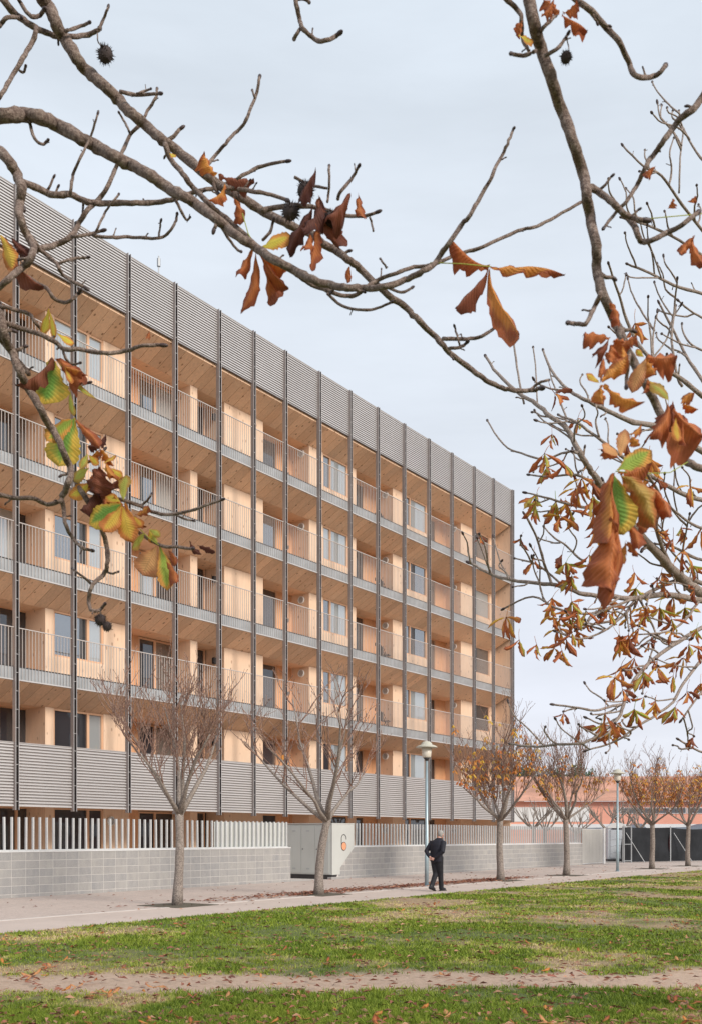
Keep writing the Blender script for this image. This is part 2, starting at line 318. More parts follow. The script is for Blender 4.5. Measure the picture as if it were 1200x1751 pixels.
g = MB(); g.poly([(-900, -600, -0.03), (900, -600, -0.03), (900, 1400, -0.03), (-900, 1400, -0.03)]); tag(g.build('ground', M['ground']), kind='structure')
N_L, N_P, N_T, N_W, N_F = 13.2, 15.55, 15.8, 21.0, 24.4
def sheet(name, s0, s1, n0, n1, z, mat):
    m = MB(); a = P(s0, n0, z); m.poly([P(s0, n0, z), P(s1, n0, z), P(s1, n1, z), P(s0, n1, z)][::-1]); o = m.build(name, mat); tag(o, kind='structure')
    if o.data.polygons[0].normal.z < 0: o.data.flip_normals()
    return o
sheet('garden_ground', -25, 52, N_W-0.1, 40, 0.0, M['conc'])
sheet('pavement', -30, 160, N_P, N_W+0.1, 0.004, M['pave'])
sheet('pavement_far', 52.4, 160, N_W+0.1, 40, 0.0, M['ground'])
sheet('footpath', -30, 160, N_L-0.3, N_P-0.12, 0.004, M['pave2'])
k = MB(); a0, a1 = -30, 160
k.hexa([P(a0, N_P-0.12, -0.02), P(a1, N_P-0.12, -0.02), P(a1, N_P, -0.02), P(a0, N_P, -0.02), P(a0, N_P-0.12, 0.012), P(a1, N_P-0.12, 0.012), P(a1, N_P, 0.012), P(a0, N_P, 0.012)])
tag(k.build('edging_strip', plain('pale_concrete', (0.58, 0.53, 0.49), 0.85, 0.12, 1.5)), kind='structure')
# lawn grid
def lawn_grid(s0, s1, n0, n1, st, name, z):
    ns, nn = int((s1-s0)/st)+1, int((n1-n0)/st)+1
    vv = []; dirt = []; dry = []
    for j in range(nn):
        for i in range(ns):
            s = s0+(s1-s0)*i/(ns-1); n = n0+(n1-n0)*j/(nn-1); p = P(s, n)
            if j == nn-1 and st < 1: p = P(s, n+0.05*mnoise.noise(Vector((s*2.2, 0, 5)))+0.03*mnoise.noise(Vector((s*8, 0, 5))))
            h = 0.03*mnoise.noise(Vector((p.x*0.5, p.y*0.5, 0)))+0.012*mnoise.noise(Vector((p.x*2.5, p.y*2.5, 4)))
            if n > n1-0.4: h *= max(0, (n1-n)/0.4)
            a, b = lawn_fields(p.x, p.y); vv.append((p.x, p.y, z+h-0.02*a)); dirt.append(a); dry.append(b)
    ff = [(j*ns+i, j*ns+i+1, (j+1)*ns+i+1, (j+1)*ns+i) for j in range(nn-1) for i in range(ns-1)]
    me = bpy.data.meshes.new(name); me.from_pydata(vv, [], ff); me.materials.append(M['lawn'])
    for nm, arr in (('dirt', dirt), ('dry', dry)):
        a = me.attributes.new(nm, 'FLOAT', 'POINT'); a.data.foreach_set('value', arr)
    me.polygons.foreach_set('use_smooth', [True]*len(ff)); me.update()
    if me.polygons[0].normal.z < 0: me.flip_normals()
    o = bpy.data.objects.new(name, me); COL.objects.link(o); tag(o, kind='structure'); return o
lawn_grid(0, 62, 0.4, N_L, 0.16, 'lawn', 0.03)
lawn_grid(-60, 0, -50, N_L, 2.0, 'lawn_beside', 0.02); lawn_grid(62, 160, -50, N_L, 2.0, 'lawn_far', 0.02); lawn_grid(0, 62, -50, 0.4, 2.0, 'lawn_behind', 0.02)
# grass blades (one mass)
def grass():
    rng = np.random.default_rng(3); V = []; Fc = []; tint = []
    rows = []
    cnt = 0
    while cnt < 390000:
        u = rng.random(6000); Y = 7.6+36*u**2.3; dxr = -0.46+0.98*rng.random(6000); X = dxr*Y
        for x, y, q in zip(X, Y, rng.random(6000)):
            n = -x*CU+y*SU
            if n > N_L-0.02+0.04*q: continue
            a, b = lawn_fields(x, y)
            cl = mnoise.noise(Vector((x*5.5, y*5.5, 2.0)))+0.6*mnoise.noise(Vector((x*14, y*14, 8.0)))
            if q < a*1.1-0.05 or q < b*0.45 or q < (-cl)*1.6-0.05: continue
            rows.append((x, y, b, cl)); cnt += 1
    A = np.array(rows); n = len(A); x, y, dry = A[:, 0], A[:, 1], A[:, 2]
    hgt = (0.02+0.034*rng.random(n))*(1-0.35*dry)*(1+0.6*np.clip(A[:, 3], -0.5, 0.8)); wd = 0.0042+0.0009*np.maximum(0, y-8); ang = rng.random(n)*2*np.pi; ln = 1.3*hgt*rng.random(n)
    la = rng.random(n)*2*np.pi; cx, sx = np.cos(ang), np.sin(ang)
    z0 = np.full(n, 0.02)
    v = np.empty((n, 3, 3)); v[:, 0] = np.stack([x-cx*wd, y-sx*wd, z0], 1); v[:, 1] = np.stack([x+cx*wd, y+sx*wd, z0], 1)
    v[:, 2] = np.stack([x+np.cos(la)*ln, y+np.sin(la)*ln, z0+hgt], 1)
    me = bpy.data.meshes.new('grass'); me.vertices.add(3*n); me.vertices.foreach_set('co', v.reshape(-1)); me.loops.add(3*n)
    me.loops.foreach_set('vertex_index', np.arange(3*n, dtype=np.int32)); me.polygons.add(n)
    me.polygons.foreach_set('loop_start', np.arange(0, 3*n, 3, dtype=np.int32)); me.polygons.foreach_set('loop_total', np.full(n, 3, dtype=np.int32))
    tv = np.repeat(np.clip(dry*0.8+rng.random(n)*0.62-0.14-0.22*A[:, 3], 0, 1), 3); at_ = me.attributes.new('tint', 'FLOAT', 'POINT'); at_.data.foreach_set('value', tv)
    me.update(calc_edges=True)
    m, t, b = newmat('grass_blades'); at2 = N(t, 'ShaderNodeAttribute', attribute_name='tint'); nn = noise(t, coords(t), 0.8, 3)
    c = rampn(t, at2.outputs['Fac'], [(0.0, (0.075, 0.135, 0.014)), (0.3, (0.205, 0.285, 0.032)), (0.6, (0.39, 0.40, 0.09)), (0.85, (0.56, 0.42, 0.24)), (1.0, (0.60, 0.44, 0.29))])
    c = mixc(t, rampn(t, nn, [(0.35, (0, 0, 0)), (0.7, (0.45, 0.45, 0.45))]), c, (0.30, 0.34, 0.04))
    t.links.new(c, b.inputs['Base Color']); b.inputs['Roughness'].default_value = 0.7; b.inputs['Specular IOR Level'].default_value = 0.2
    me.materials.append(m); o = bpy.data.objects.new('grass', me); COL.objects.link(o)
    tag(o, 'short green lawn grass with dry worn patches beside the path', 'grass', kind='stuff')
grass()
# ------------------------------------------------------------------ apartment building
PX = [27, 126, 219, 299, 374, 433, 487, 545, 598, 645, 690, 732, 771, 809, 842, 874]
PS = [s_at(x, N_F) for x in PX]
BAY = PS[1]-PS[0]
PS = [PS[0]-BAY*3, PS[0]-BAY*2, PS[0]-BAY]+PS
S0 = PS[3]
B = empty('apartment_building', P(S0, N_F), THETA, 'six-storey timber apartment building with grey louvred parapet, steel posts and balconies', 'building')
PSl = [s-S0 for s in PS]; SL, SR = PSl[0], PSl[-1]
WN = 1.0; RN = 1.9
def ws(x): return s_at(x, N_F+WN)-S0
def rs(x): return s_at(x, N_F+RN)-S0
ZS = [2.92+3*i for i in range(6)]; DROP = 0.5; FH = 0.40
# core and slabs
m = MB(); m.box(SL, SR-0.06, 2.0, 11.0, 2.45, 18.2); m.build('core', M['core'], B)
m = MB(); m.box(SL, SR-0.06, 3.3, 11.0, 0.0, 2.44); m.build('ground_floor_core', M['core'], B)
m = MB(); m.box(SL, SR, 0.3, 11.2, ZS[5]+0.14, ZS[5]+0.5); m.build('roof', M['fascia'], B)
for k in range(6):
    m = MB(); m.box(SL, SR-0.05, WN+0.05, 2.2 if k else 3.4, ZS[k]-DROP, ZS[k]+0.38); m.build('floor_slab', M['soffit'], B)
    m = MB(); m.box(SL, SR-0.05, 0.10, WN+0.04, ZS[k]+0.30, ZS[k]+0.395); m.build('balcony_deck', M['conc'], B)
# soffit boards
bw = 0.42
def board_mb(w0, w1):
    m = MB(); ya, yb = 0.075, WN+0.045
    m.hexa([(w0, ya, 0), (w1, ya, 0), (w1, yb, -DROP), (w0, yb, -DROP), (w0, ya, 0.07), (w1, ya, 0.07), (w1, yb, -DROP+0.07), (w0, yb, -DROP+0.07)]); return m
bme = board_mb(0.007, bw-0.007).mesh('board', M['soffit'])
nb = int((SR-0.06-SL)/bw)
sofs = []
for k in range(6):
    sm = MB(); sm.box(SL, SR-0.06, 0.09, 0.14, ZS[k]+0.07, ZS[k]+0.16); so_ = sm.build('soffit', M['soffit'], B); sofs.append(so_)
    rest = MB()
    for i in range(nb):
        s = SL+i*bw
        if k == 0 or s < -BAY*1.2 or i >= nb-16:
            q = board_mb(s+0.004, min(s+bw, SR-0.06)-0.004); b0 = len(rest.v); rest.v += [(x, y, z+ZS[k]) for x, y, z in q.v]; rest.f += [tuple(b0+j for j in f) for f in q.f]; rest.m += q.m
        else: inst('board', bme, so_, (s, 0, ZS[k]))
    tag(rest.build('boards', M['soffit'], so_), kind='stuff')
# posts
def post_parts():
    z0, z1 = 2.24, 19.92; hw = 0.047
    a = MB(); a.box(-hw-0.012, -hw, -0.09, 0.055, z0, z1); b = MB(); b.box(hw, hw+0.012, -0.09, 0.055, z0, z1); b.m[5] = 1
    c = MB(); z = z0+0.25
    while z < z1: c.box(-hw, hw, -0.075, -0.06, z-0.006, z+0.006); z += 0.52
    d = MB(); d.box(-hw+0.02, hw-0.02, 0.035, 0.05, z0, z1)
    e_ = MB()
    for q in (-hw-0.0135, hw-0.0015): e_.box(q, q+0.015, -0.096, -0.089, z0, z1)
    return a.mesh('fin', M['post']), b.mesh('fin', [M['post'], M['post_shade_trim']]), c.mesh('rungs', M['rung']), d.mesh('back_plate', M['dark']), e_.mesh('edge', M['rung'])
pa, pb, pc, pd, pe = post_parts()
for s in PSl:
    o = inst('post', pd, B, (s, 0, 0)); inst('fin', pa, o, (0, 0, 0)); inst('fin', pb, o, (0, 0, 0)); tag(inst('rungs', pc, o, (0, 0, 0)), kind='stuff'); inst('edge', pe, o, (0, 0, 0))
m = MB(); m.box(SR+0.08, SR+0.10, -0.11, 0.9, 2.24, 19.92); m.build('corner_plate', M['post'], B)
# corrugated sheets, fascias, railings per bay
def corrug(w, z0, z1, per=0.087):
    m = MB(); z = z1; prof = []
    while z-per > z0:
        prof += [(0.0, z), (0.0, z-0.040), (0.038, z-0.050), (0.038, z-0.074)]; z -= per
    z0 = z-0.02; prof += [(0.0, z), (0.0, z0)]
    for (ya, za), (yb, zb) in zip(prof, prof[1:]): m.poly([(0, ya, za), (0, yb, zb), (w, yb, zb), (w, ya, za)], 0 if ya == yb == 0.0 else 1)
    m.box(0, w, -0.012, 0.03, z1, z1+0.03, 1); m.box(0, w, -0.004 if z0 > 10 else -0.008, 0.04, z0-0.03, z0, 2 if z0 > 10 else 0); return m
for i in range(len(PSl)-1):
    a, b = PSl[i]+0.064, PSl[i+1]-0.064; w_ = b-a
    corrug(w_, 17.98, 19.88).build('parapet_louvre', [M['sheet'], M['groove'], M['post_shade_trim']], B, loc=(a, 0.0, 0))
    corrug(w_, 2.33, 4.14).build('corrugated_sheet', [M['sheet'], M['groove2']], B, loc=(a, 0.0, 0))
    fm = MB(); fm.box(0, w_, 0.03, 0.07, 0, FH-0.03); fm.box(0, w_, 0.026, 0.075, FH-0.028, FH+0.004, 1); fm.box(0, w_, 0.012, 0.03, 0.0, 0.035, 2)  # dark top strip stands in for the shadow gap above the fascia
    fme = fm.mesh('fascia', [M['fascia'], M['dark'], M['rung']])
    rm = MB(); nbal = max(6, round(w_/0.112)); zt = 1.49
    rm.box(0, w_, -0.018, 0.022, zt-0.012, zt+0.010)
    for j in range(nbal):
        x = (j+0.5)*w_/nbal; rm.box(x-0.0058, x+0.0058, -0.008, 0.008, 0.05, zt-0.012)
    rme = rm.mesh('railing', M['rail'])
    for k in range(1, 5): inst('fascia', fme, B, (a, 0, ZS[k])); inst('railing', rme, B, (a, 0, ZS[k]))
# walls + windows
def pane(par, x0, x1, y, z0, z1, mat, nm='pane'):
    m = MB(); m.box(x0, x1, y, y+0.02, z0, z1); return m.build(nm, mat, par)
def window(x0, x1, z0, z1, y, splits, mats, name='window', fw=0.06):
    fm = MB(); fm.box(x0, x1, y, y+0.09, z1-fw, z1); fm.box(x0, x1, y, y+0.09, z0, z0+fw)
    ed = [x0]+list(splits)+[x1]
    for j, x in enumerate(ed):
        lo = x if j == 0 else (x-fw if j == len(ed)-1 else x-fw*0.75); hi = x+fw if j == 0 else (x if j == len(ed)-1 else x+fw*0.75)
        fm.box(lo, hi, y-0.003, y+0.088, z0+fw, z1-fw)
    o = fm.build(name, M['frame'], B)
    for j in range(len(ed)-1):
        lo = ed[j]+(fw if j == 0 else fw*0.75)-0.004; hi = ed[j+1]-(fw if j == len(ed)-2 else fw*0.75)+0.004
        pane(o, lo, hi, y+0.045, z0+fw-0.004, z1-fw+0.004, mats[j % len(mats)])
    return o
def fan(s, n, z, par, onx=True):
    m = MB(); ax = 'x' if onx else 'y'
    m.lathe([(0.165, 0.0), (0.165, -0.03), (0.15, -0.05), (0.125, -0.05), (0.12, -0.035)], (s, n, z), ax, 24); o = m.build('vent_ring', M['white'], par)
    g2 = MB(); g2.lathe([(0.121, -0.02), (0.121, -0.036)], (s, n, z), ax, 24); g2.build('vent_grille', M['fanin'], o)
xs_wall = [('W0', None, -32), ('W1', 78, 221), ('W2', 326, 338), ('W3', 384, 450), ('W4', 528.6, 608.6), ('W5', 671, 733), ('W6', 787, None)]
wins = {'W1': (92.5, 177.5, [152.5]), 'W4': (552.5, 595, [565.8]), 'W5': (691.5, 729, [701.5]), 'W6': (811, 836, [])}
rr = random.Random(11)
for k in range(-1, 5):
    WN, RN = (1.0, 1.9) if k >= 0 else (2.2, 3.1)
    zf = 0.02 if k < 0 else ZS[k]+FH-0.005; zt = ZS[k+1]-DROP+0.005
    for nm, xa, xb in xs_wall:
        a = SL if xa is None else ws(xa); b = SR-0.05 if xb is None else ws(xb)
        m = MB()
        if nm in wins:
            wa, wb, sp = wins[nm]; wa, wb = ws(wa), ws(wb); zs = zf+0.70 if k >= 0 else zf+0.1
            m.box(a, wa, WN, RN+0.05, zf, zt); m.box(wb, b, WN, RN+0.05, zf, zt); m.box(wa, wb, WN, RN+0.05, zf, zs)
            m.build('wall', M['clt'], B)
            gm = [rr.choice(['glass', 'glassc']), rr.choice(['glassc', 'glassc', 'glass'])] if k > 1 else ([rr.choice(['glass', 'glassd']), 'glassc'] if k >= 0 else ['glassd'])
            window(wa, wb, zs, zt-0.01, WN+0.03, [ws(q) for q in sp], [M[q] for q in gm])
        else: m.box(a, b, WN, RN+0.05, zf, zt); m.build('wall', M['clt'], B)
    def G(): return M[rr.choice(['glass', 'glassd', 'glassd', 'glassd', 'glassc'])] if k > 1 else (M[rr.choice(['glass', 'glassd', 'glassd'])] if k >= 0 else M['glassd'])
    zr = zt+0.02
    # recess backs
    window(rs(-60), rs(51.5), zf, zr, RN, [rs(-30), rs(-2), rs(29)], [G(), G(), G(), G()], 'balcony_door')
    m = MB(); m.box(ws(210), rs(230.5), RN, RN+0.08, zf, zr); m.box(rs(230.9), rs(237.2), RN+0.006, RN+0.08, zf, zr); m.build('timber_panel', M['panelw'], B)
    window(rs(237.4), rs(306), zf, zr-0.05, RN+0.01, [rs(266)], [G(), G()], 'balcony_door'); 
    window(rs(328), rs(351), zf, zr, RN, [], [M['glassd']], 'balcony_door')
    for ga, gb, pe_, fx in ((450.5, 474, 503, 519), (608, 622, 652, 662), (733, 744, 777, 779)):
        window(rs(ga-6), rs(gb), zf, zr-0.02, RN+0.01, [], [G()], 'balcony_door')
        dm = MB(); dm.box(rs(gb)+0.006, rs(pe_), RN, RN+0.08, zf, zr); d = dm.build('timber_panel', M['panelw'], B)
        sx = rs(gb)+0.62*(rs(pe_)-rs(gb))
        hd = MB(); hd.box(sx, sx+0.03, RN-0.05, RN, zf+0.98, zf+1.12); hd.build('door_handle', M['dark'], d)
        jm = MB(); jm.box(sx+0.16, sx+0.172, RN-0.003, RN+0.0, zf, zr-0.02); jm.build('joint', M['dark'], d)
    for xw in (528.6, 671, 787): fan(ws(xw)-0.002, WN+0.40, zf+(1.86 if k >= 0 else 1.78), B)
    if k >= 0:
        sl = MB(); sl.box(ws(384)-0.10, ws(384), WN+0.40, WN+0.52, zf+1.55, zf+1.78); sl.box(ws(384)-0.13, ws(384)-0.10, WN+0.42, WN+0.50, zf+1.60, zf+1.74); sl.build('wall_lamp', M['dark'], B)
    else: fan(ws(190), WN-0.002, 2.02, B, False)
m = MB(); m.box(SR-0.05, SR+0.055, 0.075, 11.0, 0.0, ZS[5]+0.13); m.build('end_wall', M['clt'], B)
m = MB(); q = s_at(272, N_F+4)-S0; m.tube([(q, 4, 18.3), (q, 4, 23.6)], [0.03, 0.025], 6); m.tube([(q, 4, 23.2), (q, 4, 23.5)], [0.07, 0.07], 6); m.build('antenna', M['fascia'], B)
# folding chairs on balconies of the bay next to the vents
WN, RN = 1.0, 1.9
def chair(k):
    z = ZS[k]+FH; s = ws(671)-0.34; n = N_F+1.25
    o = empty('folding_chair', P(S0+s, n, z), THETA+rad(20), 'dark slatted folding chair leaning by the round vent, %s floor balcony' % {1: 'second', 2: 'third', 3: 'fourth', 4: 'fifth'}[k], 'chair', 'balcony folding chairs')
    mm = MB()
    for i in range(4): mm.box(-0.2+0.11*i, -0.13+0.11*i, 0.10, 0.12, 0.42, 0.85)
    mm.build('backrest', M['dark'], o)
    mm = MB()
    for i in range(4): mm.box(-0.21, 0.21, -0.27+0.09*i, -0.20+0.09*i, 0.42, 0.44)
    mm.build('seat', M['dark'], o)
    for sx in (-0.215, 0.215):
        mm = MB(); mm.tube([(sx, -0.25, 0), (sx, 0.11, 0.88)], [0.013]*2, 6); mm.build('leg', M['dark'], o)
        mm = MB(); mm.tube([(sx*0.94, 0.2, 0), (sx*0.94, -0.2, 0.43)], [0.013]*2, 6); mm.build('leg', M['dark'], o)
for k in (1, 2, 3, 4): chair(k)
# ------------------------------------------------------------------ garden wall and fence
ZC = 1.12; BW_, BH_ = 0.41, 0.204
bm_ = bmesh.new(); bmesh.ops.create_cube(bm_, size=1.0, matrix=Matrix.Diagonal((BW_-0.014, 0.18, BH_-0.014, 1))); bmesh.ops.bevel(bm_, geom=bm_.edges[:], offset=0.004, segments=1, affect='EDGES')
blk = bpy.data.meshes.new('block'); bm_.to_mesh(blk); bm_.free(); blk.materials.append(M['block'])
def garden_wall(sa, sb, label, skip=None):
    o = empty('garden_wall', P(sa, N_W), THETA, label, 'wall'); L = sb-sa
    m = MB(); m.box(0.004 if not skip else 1.1, L-0.004, -0.0015, 0.17, -0.05, ZC-0.012); m.build('mortar_bed', M['mortar'], o)
    if skip: q = MB(); q.prism([(0.25, 0.0), (1.1, 0.0), (1.1, ZC-0.012), (0.97, ZC-0.012)], -0.0015, 0.17); q.build('mortar_bed', M['mortar'], o)
    m = MB(); m.box((0.9 if skip else -0.01), L+0.01, -0.015, 0.20, ZC-0.01, ZC+0.018); m.build('coping', M['cap'], o)
    rest = MB(); cnt = 0
    for c in range(int(L/BW_)+1):
        x = (c+0.5)*BW_
        if x-BW_/2 > L-0.1: break
        wd = min(BW_, L-(x-BW_/2))
        for r_ in range(6):
            z = ZC-0.012-(r_+0.5)*BH_
            if skip and x < skip(z): continue
            h = BH_
            inst('block', blk, o, (x-BW_/2+wd/2, 0.085, z), None, None if wd > BW_-0.001 else (wd/BW_, 1, 1)); cnt += 1
    return o
sWL = s_at(497, N_W)
wl = garden_wall(s_at(-140, N_W), sWL, 'grey concrete block garden wall left of the number six cabinet')
s6a, s6b = s_at(566.7, N_W), s_at(604, N_W)
sGa, sGb = s_at(995, N_W), s_at(1030, N_W)
def garden_wall_r():
    return garden_wall(s6a, sGa, 'grey concrete block garden wall running right from the number six cabinet to the gate', lambda z: 0.30+(z-0.15)*0.75)
wr = garden_wall_r()
pk = MB(); pk.box(-0.019, 0.019, -0.028, 0.028, 0, 1.0); pkm = pk.mesh('picket', M['picket'])
def fence(sa, sb, label):
    o = empty('picket_fence', P(sa, N_W+0.09, ZC+0.02), THETA, label, 'fence'); n = int((sb-sa)/0.208)
    m = MB(); m.box(0, sb-sa, -0.02, 0.02, 0.002, 0.03); m.build('bottom_rail', M['picket'], o)
    for i in range(n+1):
        inst('picket', pkm, o, (i*0.208+0.03, 0, 0.03), (rad(R.uniform(-0.4, 0.4)), rad(R.uniform(-0.6, 0.6)), 0), (1, 1, 0.80+R.uniform(-0.004, 0.004)))
    return o
f1 = fence(s_at(-140, N_W), sWL-0.05, 'pale grey upright picket fence on the left block wall')
f2 = fence(s6b+0.05, sGa-0.05, 'pale grey upright picket fence on the right block wall up to the gate')
sm = s_at(373, N_W)-s_at(-140, N_W)
m = MB(); m.box(sm, sWL-s_at(-140, N_W), 0.06, 0.075, 0.03, 0.80); m.build('backing_panel', M['cabinet'], f1)
# meter cabinet with the 6
C = empty('meter_cabinet', P(s6a, N_W), THETA, 'pale grey metal cabinet with a large number 6 on its side panel', 'cabinet')
L6 = s6b-s6a; zt = 1.93
m = MB(); m.prism([(0.0, 0.16), (0.62*0.3, 0.16), (L6, 1.10), (L6, zt), (0, zt)], -0.035, -0.012); sp_ = m.build('number_panel', M['cabinet'], C)
m = MB(); m.box(0.0, 0.5, -0.010, 2.6, 0.16, zt-0.02); m.box(-0.02, L6+0.01, -0.045, 2.62, zt, zt+0.03); m.build('body', M['cabinet'], C)
m = MB(); m.box(0.02, 0.48, 0.0, 2.58, 0.0, 0.16); m.build('plinth', M['dark'], C)
for i in range(4):
    y0 = 0.08+i*0.62
    m = MB(); m.box(-0.018, -0.002, y0+0.006, y0+0.614, 0.20, zt-0.07); d = m.build('door', M['cabinet'], C)
    for z in (0.36, zt-0.24):
        m = MB(); m.box(-0.024, -0.0175, y0+0.24, y0+0.38, z-0.025, z+0.025); m.build('vent_slot', M['fanin'], d)
    m = MB(); m.lathe([(0.018, 0), (0.018, -0.02)], (-0.018, y0+0.54, 1.05), 'x', 10); m.build('lock', M['dark'], d)
def six():
    cx = s_at(586.4, N_W)-s6a; Z = 35.9; pm = Z/F
    cz = EYE+(HY-1447)*pm; r = 7.0*pm; s = 0.16
    m = MB(); m.lathe([(r*0.93, 0), (r*0.93, -0.012)], (cx, -0.036, cz), 'y', 32); m.build('numeral_disc', M['orange'], C)
    pts = [(cx+r*math.cos(t), -0.042, cz+r*math.sin(t)) for t in np.linspace(0, 2*math.pi, 40)]
    m = MB(); m.tube(pts, [0.012]*len(pts), 6); 
    zt6 = EYE+(HY-1434.0)*pm; pts = [(cx-r, -0.042, cz), (cx-r, -0.042, zt6)]+[(cx+r*math.cos(t), -0.042, zt6+r*math.sin(t)) for t in np.linspace(math.pi, 0.0, 16)]+[(cx+r, -0.042, zt6-0.03)]
    m.tube(pts, [0.012]*len(pts), 6); m.build('numeral_outline', M['dark'], C)
six()
# sliding gate
G_ = empty('sliding_gate', P(sGa+0.02, N_W+0.02), THETA, 'pale grey solid sliding gate at the end of the block wall', 'gate'); LG = sGb-sGa
for i in range(6):
    m = MB(); m.box(i*LG/6+0.004, (i+1)*LG/6-0.004, 0.0, 0.04, 0.09, 1.86); m.build('panel', M['gate'], G_)
m = MB(); m.box(0, LG, 0.005, 0.06, 0.04, 0.088); m.box(0, LG, 0.005, 0.06, 1.862, 1.90); m.build('frame', M['picket'], G_)
m = MB(); m.box(LG+0.02, LG+0.25, -0.06, 0.12, 0.0, 1.95); m.build('gate_post', M['cap'], G_)
# ------------------------------------------------------------------ street lamps
def lamp(s, label):
    o = empty('street_lamp', P(s, N_T+0.1), 0, label, 'street lamp', 'street lamps in the tree row')
    m = MB(); m.tube([(0, 0, 0), (0, 0, 0.9), (0, 0, 0.95), (0, 0, 3.80)], [0.062, 0.062, 0.052, 0.042], 14); m.build('pole', M['lamppole'], o, True)
    m = MB(); m.lathe([(0.11, 0), (0.11, 0.03)], (0, 0, 0.0), 'z', 14); m.build('base_plate', M['lamppole'], o)
    m = MB(); m.lathe([(0.045, 3.77), (0.06, 3.82), (0.11, 3.87)], (0, 0, 0), 'z', 20); m.build('socket', M['dark'], o, True)
    m = MB(); m.lathe([(0.105, 3.865), (0.135, 3.90), (0.155, 4.17)], (0, 0, 0), 'z', 24); m.build('globe', M['lampglass'], o, True)
    m = MB(); m.lathe([(0.155, 4.165), (0.325, 4.17), (0.33, 4.18), (0.27, 4.225), (0.17, 4.26), (0.16, 4.30), (0.10, 4.35), (0.02, 4.37)], (0, 0, 0), 'z', 28); m.build('shade', M['lamphead'], o, True)
lamp(26.3, 'bluish steel street lamp with wide flat shade beside the walking person')
lamp(42.0, 'distant street lamp with wide flat shade standing before the grey portable toilet')
